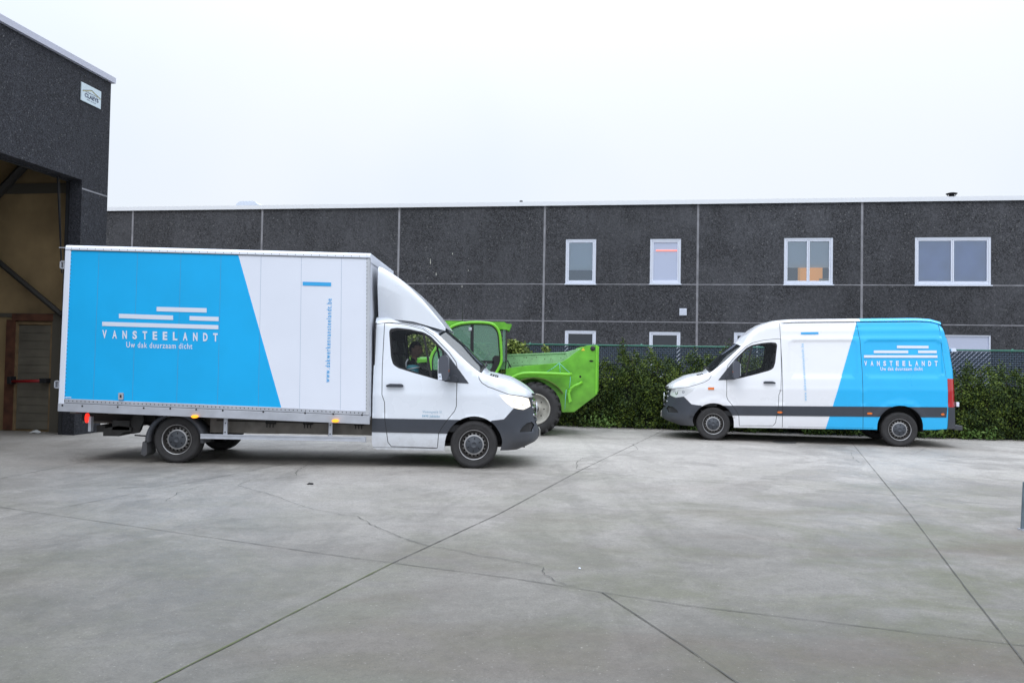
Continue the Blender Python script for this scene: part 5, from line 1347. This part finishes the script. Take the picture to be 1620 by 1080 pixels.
def Vx(px, py):
    n = np.array([-_d[1], _d[0], 0]); p = hit(px, py, tuple(_a - VL * -.02), n); x = float((p - VO) @ VF); return x, float(p[2]) - .025 + .016 * x
def vquad(a, c, d, e):
    P = [np.array(Vx(*p)) for p in (a, c, d, e)]
    def f(u, v):
        p = (P[0] * (1 - u) + P[1] * u) * (1 - v) + (P[3] * (1 - u) + P[2] * u) * v; return sideV(p[0], p[1])
    return f
def vstrip(mb, x0, y0, x1, y1, h):
    f = vquad((x0, y0 + h), (x1, y1 + h), (x1, y1), (x0, y0)); n = 6
    V = [f(i / n, j) for i in range(n + 1) for j in (0, 1)]
    mb.add(V, [(2 * i, 2 * i + 2, 2 * i + 3, 2 * i + 1) for i in range(n)])
b = MB(); vstrip(b, 1421, 546.2, 1471.4, 546.6, 4.3); vstrip(b, 1384, 554, 1438.8, 554.1, 4.4); vstrip(b, 1454.4, 554.1, 1484.2, 554.1, 4.3); vstrip(b, 1368, 561.6, 1485, 561.8, 3.9)
b.build('logo_bar', M['decal'], objV['body'])
b = MB(); decal_letters(b, 'VANSTEELANDT', vquad((1368.5, 578.6), (1485, 578.9), (1485, 570.6), (1368.5, 570.6))); b.build('name_lettering', M['decal'], objV['body'])
b = MB(); decal_text(b, 'Uw dak duurzaam dicht', vquad((1394, 586), (1461, 586), (1461, 580.3), (1394, 580.3)), 1.15, .02); b.build('slogan_lettering', M['decal'], objV['body'])
b = MB(); vstrip(b, 1268.6, 525.2, 1296.6, 524.8, 3.2); b.build('blue_bar', M['decalblue'], objV['body'])
_p = [Vx(*p) for p in ((1276.3, 633.5), (1272.6, 543), (1268.4, 543), (1272.2, 633.5))]
b = MB(); decal_text(b, 'www.dakwerkenvansteelandt.be', lambda u, v: sideV(*[(_p[0][k] * (1 - u) + _p[1][k] * u) * (1 - v) + (_p[3][k] * (1 - u) + _p[2][k] * u) * v for k in (0, 1)]), 1.3, .01)
b.build('web_address_lettering', mat('faded_blue_vinyl', (.25, .55, .82), .5), objV['body'])
# ------------------------------------------------------------------ telehandler
TY = 17.0; TC = hit(846, 648, (0, TY, 0), (0, 1, 0)); TO = np.array([TC[0], TY + 1.12, 0.0])
tele = thing('telehandler', 'lime green telehandler with a tubular cab frame, standing between the box truck and the hedge', 'telehandler', tuple(TO))
def TP(px, py, Y=TY): p = hit(px, py, (0, Y, 0), (0, 1, 0)); return (float(p[0] - TO[0]), float(p[2]))
def poly(s, Y=TY): return [TP(a, c, Y) for a, c in pxs(s)]
def ly(Y): return Y - TO[1]
def smooth0(pts):
    q = [pts[0]]
    for a, c in zip(pts[:-1], pts[1:]): q += [tuple(np.array(a) * .75 + np.array(c) * .25), tuple(np.array(a) * .25 + np.array(c) * .75)]
    return q + [pts[-1]]
GR = mat('lime_green_paint', (.125, .40, .030), .5, var=.24, vscale=4, spec=.4, dirt=((.09, .07, .04), 1.3, .75))
GL = mat('faded_green_paint', (.27, .50, .25), .5, var=.14, vscale=5)
_N, _L = GL.node_tree.nodes, GL.node_tree.links; _b = _N['Principled BSDF']; _v = _N.new('ShaderNodeTexVoronoi'); _v.inputs['Scale'].default_value = 22
_t = _N.new('ShaderNodeTexCoord'); _L.new(_t.outputs['Object'], _v.inputs['Vector']); _sc = _N.new('ShaderNodeSeparateColor'); _L.new(_v.outputs['Color'], _sc.inputs[0])
_g = _N.new('ShaderNodeMath'); _g.operation = 'MULTIPLY'; _g.inputs[1].default_value = .28; _L.new(_sc.outputs[0], _g.inputs[0])
_h = _N.new('ShaderNodeMath'); _h.operation = 'LESS_THAN'; _L.new(_v.outputs['Distance'], _h.inputs[0]); _L.new(_g.outputs[0], _h.inputs[1])
_k = _N.new('ShaderNodeMath'); _k.operation = 'GREATER_THAN'; _k.inputs[1].default_value = .62; _L.new(_sc.outputs[1], _k.inputs[0])
_m = _N.new('ShaderNodeMath'); _m.operation = 'MULTIPLY'; _L.new(_h.outputs[0], _m.inputs[0]); _L.new(_k.outputs[0], _m.inputs[1])
_x = _N.new('ShaderNodeMix'); _x.data_type = 'RGBA'; _src = _b.inputs['Base Color'].links[0].from_socket; _L.new(_src, _x.inputs[6]); _x.inputs[7].default_value = (.06, .035, .015, 1)
_L.new(_m.outputs[0], _x.inputs[0]); _L.new(_x.outputs[2], _b.inputs['Base Color'])
GT = mat('green_tube_paint', (.17, .52, .030), .4, var=.08)
Yp = 17.22
P = poly('800,583 830,578.5 861,575.7 885.7,573.7 893,570 900,565.5 910,557.5 918,552 924,548 930.5,546 944.7,546 945.5,600 945,623.5 908.5,651.5 889,652 886.5,640 881,627 873,615 862,606 850,600.5 835,597 812,597 800,600', Yp)
b = MB(); b.prism(P, ly(Yp), ly(Yp) + .08); b.build('side_plate', GR, tele, .006)
P2 = [(x, z) for x, z in P]; b = MB(); b.prism(P2, ly(18.85), ly(18.93)); b.build('side_plate', GR, tele, .006)
a, c = TP(944.7, 546, Yp), TP(945, 623.5, Yp); b = MB(); b.box(a[0] - .02, a[0] + .05, ly(Yp) + .08, ly(18.85), c[1] + .05, a[1] - .02); b.box(a[0] - .03, a[0] + .008, ly(Yp) - .02, ly(Yp), c[1], a[1]); b.build('end_plate', GT, tele, .006)
# telescopic boom lying along the machine
b = MB(); P = poly('664,564.6 700,563.5 804,560.5 895,556.8 918,550.8 930,551 930,566 905,573.5 880,579 800,584 700,588 664,589', 17.75); b.prism(P, ly(17.75), ly(18.25)); o = b.build('boom', GL, tele, .02)
b = MB(); P = poly('803,576.5 884,573.8 884,575.2 803,578.2', 17.74); b.prism(P, ly(17.74), ly(17.76)); P = poly('803,560.3 895,556.5 896,558.5 803,562.3', 17.74); b.prism(P, ly(17.73), ly(17.76))
b.build('boom_rib', GL, o)
# inner body, engine hood to the left, fender
b = MB(); P = poly('600,588 640,566 676,566 690,588 800,592 850,590 905,585 905,610 880,628 868,652 700,668 610,660', 17.6); b.prism(P, ly(17.55), ly(18.7)); b.build('body', GR, tele, .02)
b = MB(); P = poly('662,567 676,567 676,573 662,573.5', 17.2); b.prism(P, ly(17.15), ly(17.8)); b.build('engine_hood', GR, tele, .02)
b = MB(); P = poly('600,574.5 678,574 690,592 690,640 600,640', 17.3); b.prism(P, ly(17.25), ly(17.8)); b.build('engine_side', M['under'], tele, .02)
b = MB(); V = []; cx, cz = TP(846, 648); n = 20
for i in range(n + 1):
    t = math.radians(150 - 118 * i / n)
    for r, y in ((.73, 17.12), (.73, 17.75), (.70, 17.75), (.70, 17.12)): V.append((cx + r * math.cos(t), ly(y), cz - .02 + r * math.sin(t) * .97))
b.add(V, [(4 * i + j, 4 * i + (j + 1) % 4, 4 * i + 4 + (j + 1) % 4, 4 * i + 4 + j) for i in range(n) for j in range(4)], 0, True)
b.build('fender', mat('muddy_green_fender', (.075, .12, .02), .8, var=.5, vscale=5), tele)
b = MB(); b.tube([(*TP(804, 601, 17.1)[:1], ly(17.1), TP(804, 601, 17.1)[1])] + [(TP(px, py, 17.1)[0], ly(17.1), TP(px, py, 17.1)[1]) for px, py in pxs('812,596 820,592.5 828,590.6 840,590 870,590.8 895,592 904.5,592')], .036, 10); b.build('guard_tube', GT, tele)
b = MB(); b.tube([(TP(px, py, 17.15)[0], ly(17.15) - (.0 if i else -.05), TP(px, py, 17.15)[1]) for i, (px, py) in enumerate(pxs('921,604.5 914,608 908,610.5 903.5,614 901,618.5 900,624'))], .030, 10)
b.prism(poly('897.5,621.5 901,619.5 904.5,634 900,637', 17.15), ly(17.12), ly(17.18)); b.build('grab_handle', GT, tele)
b = MB(); x, z = TP(937.8, 551, Yp); b.lathe([(.055, .03), (.055, 0), (.045, -.02), (.02, -.03), (.001, -.03)], 20, c=(x, ly(Yp) - .01, z)); b.build('boom_pivot_pin', M['tyre'], tele)
b = MB(); P = [(TP(935.5, 571, Yp)[0] + .045 * math.cos(t) , TP(935.5, 571, Yp)[1] + .020 * math.sin(t)) for t in np.linspace(0, 2 * PI, 15)[:-1]]; b.prism(P, ly(Yp) - .004, ly(Yp) + .01)
x, z = TP(918, 595.5, Yp); b.prism([(x + .024 * math.cos(t), z + .024 * math.sin(t)) for t in np.linspace(0, 2 * PI, 13)[:-1]], ly(Yp) - .004, ly(Yp) + .01); b.build('plate_hole', M['hole'], tele)
b = MB(); P = poly('919.5,554.6 925.5,554.4 922.6,549.6', Yp); b.prism(P, ly(Yp) - .006, ly(Yp)); o = b.build('warning_triangle', mat('warning_yellow', (.75, .55, .05), .5), tele)
b = MB()
for pt in ('884,573.5 895,584 904,592', '885,575 886.5,590', '902.5,592 902,604 900.5,614', '896,616 894.5,630 893.5,647', '885,574 875,582 865,588'):
    b.tube([(TP(px, py, 17.1)[0], ly(17.1), TP(px, py, 17.1)[1]) for px, py in pxs(pt)], .006, 5)
b.build('cord', mat('teal_cord', (.18, .50, .48), .7), tele)
b = MB()
for k, pt in enumerate(('799,566 801,574 799,582 803,590', '803,570 806,577 804,584 800,588', '806,576 809,582 806,588 812,591', '790,594 798,589 806,590')):
    b.tube([(TP(px, py, 17.3)[0], ly(17.25 + .05 * k), TP(px, py, 17.3)[1]) for px, py in smooth0(pxs(pt))], .014, 6)
b.build('hydraulic_hose', M['black'], tele)
# wheels
def big_wheel(x, y, s):
    w = thing_part('wheel', tele, (x, y, .57)); R_ = .575; hw = .20
    b = MB(); b.lathe([(.315, -hw + .02), (.33, -hw), (.42, -hw - .02), (.50, -hw + .0), (R_ - .045, -hw + .05), (R_ - .035, 0), (R_ - .045, hw - .05), (.50, hw), (.42, hw + .02), (.33, hw), (.315, hw - .02)], 60)
    for k in range(20):
        for sg_ in (-1, 1):
            a0 = 2 * PI * k / 20 + (PI / 20 if sg_ > 0 else 0)
            for (ya, yb2, aa, ab) in ((0.0, hw * .62, 0, .10), (hw * .62, hw + .005, .10, .22)):
                V = []
                for (yy, an) in ((ya, aa), (yb2, ab)):
                    for da in (-.048, .048):
                        for rr in (R_ - .06 - (.04 if yy > hw else 0), R_ - (.008 if yy > hw * .9 else 0)): a = a0 + an + da; V.append((rr * math.cos(a), sg_ * yy, rr * math.sin(a)))
                b.add(V, [(0, 1, 3, 2), (4, 6, 7, 5), (0, 4, 5, 1), (2, 3, 7, 6), (1, 5, 7, 3), (0, 2, 6, 4)])
    b.build('tyre', M['tyre'], w)
    b = MB(); b.lathe([(.318, -hw + .02), (.335, -hw - .008), (.325, -hw - .015), (.305, -hw - .006), (.298, -hw + .03), (.285, -hw + .09), (.25, -hw + .11), (.15, -hw + .09), (.12, -hw + .05), (.001, -hw + .05)], 48)
    b.build('rim', mat('cream_rim', (.36, .35, .31), .55, var=.3), w)
    b = MB()
    for k in range(8): a = k * PI / 4; b.lathe([(.016, -.02), (.001, -.02)], 8, c=(.20 * math.cos(a), -hw + .095, .20 * math.sin(a)))
    b.lathe([(.09, -.0), (.08, -.05), (.001, -.06)], 20, c=(0, -hw + .05, 0)); b.build('hub', M['tyre'], w)
    if s > 0: w.rotation_euler = (0, 0, PI)
    return w
cx = TP(846, 648)[0]
for x in (cx, cx - 2.85):
    for s in (-1, 1): big_wheel(x, s * .90, s)
b = MB(); b.tube([(cx, -.8, .57), (cx, .8, .57)], .09, 10); b.tube([(cx - 2.85, -.8, .57), (cx - 2.85, .8, .57)], .09, 10); b.build('axle', M['under'], tele)
# cab
Yc = 17.08; cab = thing_part('cab', tele)
def cp(px, py, Y=Yc): x, z = TP(px, py, Y); return (x, ly(Y), z)
tube_px = pxs('681,590 681,563 692,547 708.5,523.2 714,516.4 727,511.8 742.5,509.8 760,509.8 775.5,510.8 784,515.4 790.6,525 792.3,543.6 793.8,568 792,577 783,593')
def smooth(pts, n=2):
    for _ in range(n):
        q = [pts[0]]
        for a, c in zip(pts[:-1], pts[1:]): q += [tuple(np.array(a) * .75 + np.array(c) * .25), tuple(np.array(a) * .25 + np.array(c) * .75)]
        pts = q + [pts[-1]]
    return pts
tp = smooth(tube_px)
for Y in (Yc, Yc + .92):
    b = MB(); b.tube([(TP(px, py, Yc)[0], ly(Y), TP(px, py, Yc)[1]) for px, py in tp], .030, 10); b.build('frame_tube', GT, cab)
b = MB(); P = poly('699.5,507.3 733,507.8 733,508.5 798,509.2 803,513 792,521 775,512 742,511 722,515 709,523 702,519', Yc); b.prism(P, ly(Yc) + .02, ly(Yc) + .9)
P = poly('800,512 809.5,512.7 805.5,522.3 792.5,520.2', Yc); b.prism(P, ly(Yc) - .02, ly(Yc) + .94); b.build('roof', GR, cab, .008)
b = MB(); inner = inset_poly([TP(px, py, Yc) for px, py in tp[1:]], .03)
outer = [TP(px, py, Yc) for px, py in tp[1:]]; inn = inset_poly(outer, .055); n = len(outer)
b.add([(p[0], ly(Yc) + .012, p[1]) for p in outer] + [(p[0], ly(Yc) + .012, p[1]) for p in inn], [(i, i + 1, i + 1 + n, i + n) for i in range(n - 1)])
b.prism(poly('744.5,512 749.5,512 749,566 744,566', Yc), ly(Yc) + .01, ly(Yc) + .03); b.prism(poly('745,569.5 781,570.5 781,574.6 750,574.4', Yc), ly(Yc) + .005, ly(Yc) + .03)
b.prism(round_poly(poly('779,566 783,562 790,563 791,574 782,592 772,592 779,578', Yc), .02), ly(Yc) + .005, ly(Yc) + .05)
b.build('door_frame', M['black'], cab)
TG = glass('tinted_cab_glass', (.55, .78, .66), .50, ior=1.6, base=(.17, .33, .23))
b = MB(); b.add([(p[0], ly(Yc) + .014, p[1]) for p in inn[:-1]], [tuple(range(len(inn) - 1))]); b.build('side_glass', TG, cab)
b = MB(); b.add([(p[0], ly(Yc) + .90, p[1]) for p in inn[:-1]], [tuple(range(len(inn) - 1))]); b.build('side_glass', TG, cab)
b = MB(); b.box(TP(794, 520, Yc)[0] + .02, TP(803, 520, Yc)[0], ly(Yc) + .02, ly(Yc) + .03, TP(800, 572, Yc)[1], TP(800, 521, Yc)[1]); b.box(TP(803, 520, Yc)[0] - .008, TP(803, 520, Yc)[0], ly(Yc) + .02, ly(Yc) + .9, TP(800, 572, Yc)[1], TP(800, 521, Yc)[1])
b.build('windscreen', TG, cab)
b = MB(); b.box(TP(800, 520, Yc)[0], TP(803, 520, Yc)[0], ly(Yc) + .0, ly(Yc) + .03, TP(800, 572, Yc)[1], TP(800, 521, Yc)[1]); b.build('windscreen_post', M['under'], cab)
b = MB(); x, z = TP(762, 590, Yc); b.box(x - .25, x + .2, ly(Yc) + .2, ly(Yc) + .7, z - .05, z + .12); b.prism([(x - .30, z + .1), (x - .18, z + .1), (x - .26, z + .62), (x - .36, z + .62)], ly(Yc) + .22, ly(Yc) + .68)
b.build('seat', M['inner'], cab, .03)
b = MB(); x, z = TP(768, 572, Yc); b.tube([(x + .1, ly(Yc) + .45, z - .2), (x + .02, ly(Yc) + .45, z + .12)], .025, 8); pts = [(x + .02 + .17 * math.cos(t) * .6, ly(Yc) + .45 + .17 * math.sin(t), z + .12 + .17 * math.cos(t) * .8) for t in np.linspace(0, 2 * PI, 21)]
b.tube(pts, .014, 6, caps=False); b.build('steering_wheel', M['inner'], cab)
x, z = TP(745, 520, Yc); b = MB(); b.box(x - .05, x + .02, ly(Yc) - .0, ly(Yc) + .04, z - .04, z + .03); b.build('door_latch', M['alu'], cab, .01)
b = MB(); x, z = TP(731, 509, Yc); x1, z1 = TP(731, 446, Yc); b.tube([(x, ly(Yc) + .1, z), (x1, ly(Yc) + .1, z1)], [.006, .003], 5); b.build('aerial', M['black'], cab)
b = MB(); P = poly('692,600 783,592 783,640 700,640', Yc); b.prism(P, ly(Yc) + .0, ly(Yc) + .9); b.build('cab_base', GR, cab, .01)

# ------------------------------------------------------------------ driver behind the wheel of the box truck
SK = mat('skin', (.74, .45, .34), .55, var=.08, vscale=20); HAIR = mat('short_dark_hair', (.035, .026, .022), .85, bump=.5, bscale=120); CLO = mat('black_work_jacket', (.014, .015, .020), .85)
JN = mat('dark_trousers', (.025, .03, .04), .85)
dx, dy = -1.08, .42
drv = thing('person', 'driver in a dark jacket with short dark hair at the wheel of the box truck', 'person', (T0[0] + dx, T0[1] + dy, 0))
def skin_obj(name, V, E, R_, parent, m, sub=2, root=0):
    me = bpy.data.meshes.new(name); me.from_pydata(V, E, []); o = bpy.data.objects.new(name, me); COL.objects.link(o); o.parent = parent
    md = o.modifiers.new('skin', 'SKIN'); md.use_smooth_shade = True
    for i, r in enumerate(R_):
        sv = me.skin_vertices[0].data[i]; sv.radius = r if hasattr(r, '__len__') else (r, r); sv.use_root = (i == root)
    s = o.modifiers.new('sub', 'SUBSURF'); s.levels = sub; s.render_levels = sub; me.materials.append(m); return o
# local frame: x forward, y to the driver's left, z up; pelvis, spine, neck, shoulders, arms on the wheel, legs under the dash
V = [(0, 0, 1.06), (-.03, 0, 1.22), (-.04, 0, 1.38), (-.02, 0, 1.48), (.0, 0, 1.56), (.01, 0, 1.60),
     (-.02, -.17, 1.46), (.17, -.25, 1.31), (.42, -.17, 1.38), (-.02, .17, 1.46), (.17, .25, 1.31), (.42, .17, 1.38),
     (.05, -.10, 1.04), (.46, -.14, 1.08), (.60, -.14, .72), (.05, .10, 1.04), (.46, .14, 1.08), (.62, .14, .72)]
E = [(0, 1), (1, 2), (2, 3), (3, 4), (4, 5), (3, 6), (6, 7), (7, 8), (3, 9), (9, 10), (10, 11), (0, 12), (12, 13), (13, 14), (0, 15), (15, 16), (16, 17)]
R_ = [(.14, .12), (.15, .12), (.165, .125), (.10, .10), (.062, .062), (.058, .058), (.085, .085), (.062, .062), (.045, .045), (.085, .085), (.062, .062), (.045, .045), (.09, .09), (.072, .072), (.05, .05), (.09, .09), (.072, .072), (.05, .05)]
body = skin_obj('body', V, E, R_, drv, CLO)
# head: a deformed sphere with brow, nose, lips, chin and ears
bm = bmesh.new(); bmesh.ops.create_uvsphere(bm, u_segments=32, v_segments=24, radius=1)
for v in bm.verts:
    x, y, z = v.co
    X, Y, Z = x * .098, y * .076, z * .118
    if z < 0: X *= 1 - .10 * z * z; Y *= 1 - .28 * z * z
    if x > .3 and z < -.2: X += .012
    g = lambda cy, cz, sy, sz: math.exp(-((y - cy) / sy) ** 2 - ((z - cz) / sz) ** 2)
    if x > .2:
        X += .030 * g(0, -.16, .14, .13) + .012 * g(0, .02, .12, .18) + .008 * g(0, .20, .6, .08) - .010 * g(.38, .05, .2, .10) - .010 * g(-.38, .05, .2, .10)
        X += .008 * g(0, -.42, .3, .06) + .010 * g(0, -.72, .35, .14) - .004 * g(0, -.48, .4, .025)
    if abs(y) > .8 and -.3 < z < .15 and -.35 < x < .15: Y += math.copysign(.016, y)
    v.co = (X, Y, Z)
for f in bm.faces: f.smooth = True
me = bpy.data.meshes.new('head'); bm.to_mesh(me); bm.free(); me.materials.append(SK); head = bpy.data.objects.new('head', me); COL.objects.link(head); head.parent = drv
head.scale = (1.12, 1.12, 1.12); head.location = (.035, 0, 1.735); head.rotation_euler = (0, math.radians(6), math.radians(-22))
bm = bmesh.new(); bmesh.ops.create_uvsphere(bm, u_segments=32, v_segments=24, radius=1)
rm = []
for v in bm.verts:
    x, y, z = v.co
    if z < -.35 or (x > .35 and z < .50) or (x > -.1 and z < .05): rm.append(v)
    k = .75 if (x > .2 and z < .6) else 1
    v.co = (x * .104 - .002, y * .083, z * .124 + .001)
bmesh.ops.delete(bm, geom=rm, context='VERTS')
for f in bm.faces: f.smooth = True
me = bpy.data.meshes.new('hair'); bm.to_mesh(me); bm.free(); me.materials.append(HAIR); hr = bpy.data.objects.new('hair', me); COL.objects.link(hr); hr.parent = head
b = MB()
for s in (-1, 1): b.lathe([(.001, -.008), (.008, -.004), (.009, 0)], 10, c=(.088, s * .030, .012), axis='x')
b.build('eye', M['black'], head)
V = [(.0, 0, 1.50), (.012, 0, 1.56), (.03, 0, 1.64)]; skin_obj('neck', V, [(0, 1), (1, 2)], [.056, .052, .056], drv, SK)
for s in (-1, 1):
    wx, wy, wz = .43, s * .17, 1.385
    V = [(wx - .01, wy, wz), (wx + .045, wy, wz + .012), (wx + .085, wy, wz + .012)]; E = [(0, 1), (1, 2)]; R_ = [(.024, .028), (.018, .036), (.014, .036)]
    for k, (o_f, L_) in enumerate(((-.028, .05), (-.010, .058), (.010, .056), (.028, .045))):
        i = len(V); zf_ = wz + .014 + o_f; V += [(wx + .10, wy, zf_), (wx + .10 + L_ * .6, wy - s * .012, zf_ - .004), (wx + .095 + L_ * .55, wy - s * .036, zf_ - .010)]
        E += [(2, i), (i, i + 1), (i + 1, i + 2)]; R_ += [.010, .0088, .0075]
    i = len(V); V += [(wx + .05, wy - s * .02, wz + .040), (wx + .085, wy - s * .042, wz + .048)]; E += [(1, i), (i, i + 1)]; R_ += [.012, .009]
    skin_obj('hand', V, E, R_, body, SK)
b = MB(); b.prism([(.09, 1.33), (.115, 1.33), (.105, 1.40), (.088, 1.41)], -.10, -.05); b.build('chest_badge', mat('pale_badge', (.25, .35, .55), .6), drv)
# cool jug on the passenger seat
jx, jz = -1.06, 1.05
jug = thing('cool_jug', 'teal drinks cooler with a pale carrying handle, behind the box truck passenger window', 'jug', (T0[0] - .955, T0[1] - .62, 1.02))
b = MB(); b.lathe([(.001, .0), (.088, .0), (.092, .02), (.092, .42), (.085, .45)], 28, axis='z'); b.build('jug_body', mat('teal_plastic', (.03, .22, .30), .35), jug)
b = MB(); b.lathe([(.095, .425), (.095, .445), (.07, .465), (.001, .47)], 28, axis='z'); b.build('lid', mat('teal_lid', (.08, .32, .40), .35), jug)
b = MB(); b.tube([(-.098, 0, .42), (-.105, 0, .50), (-.075, -.0, .555)], .012, 8); b.tube([(.098 * math.cos(t), .098 * math.sin(t), .415 + .02 * math.cos(t)) for t in np.linspace(0, 2 * PI, 25)], .009, 6, caps=False); b.build('handle', mat('pale_plastic', (.62, .64, .68), .4), jug)
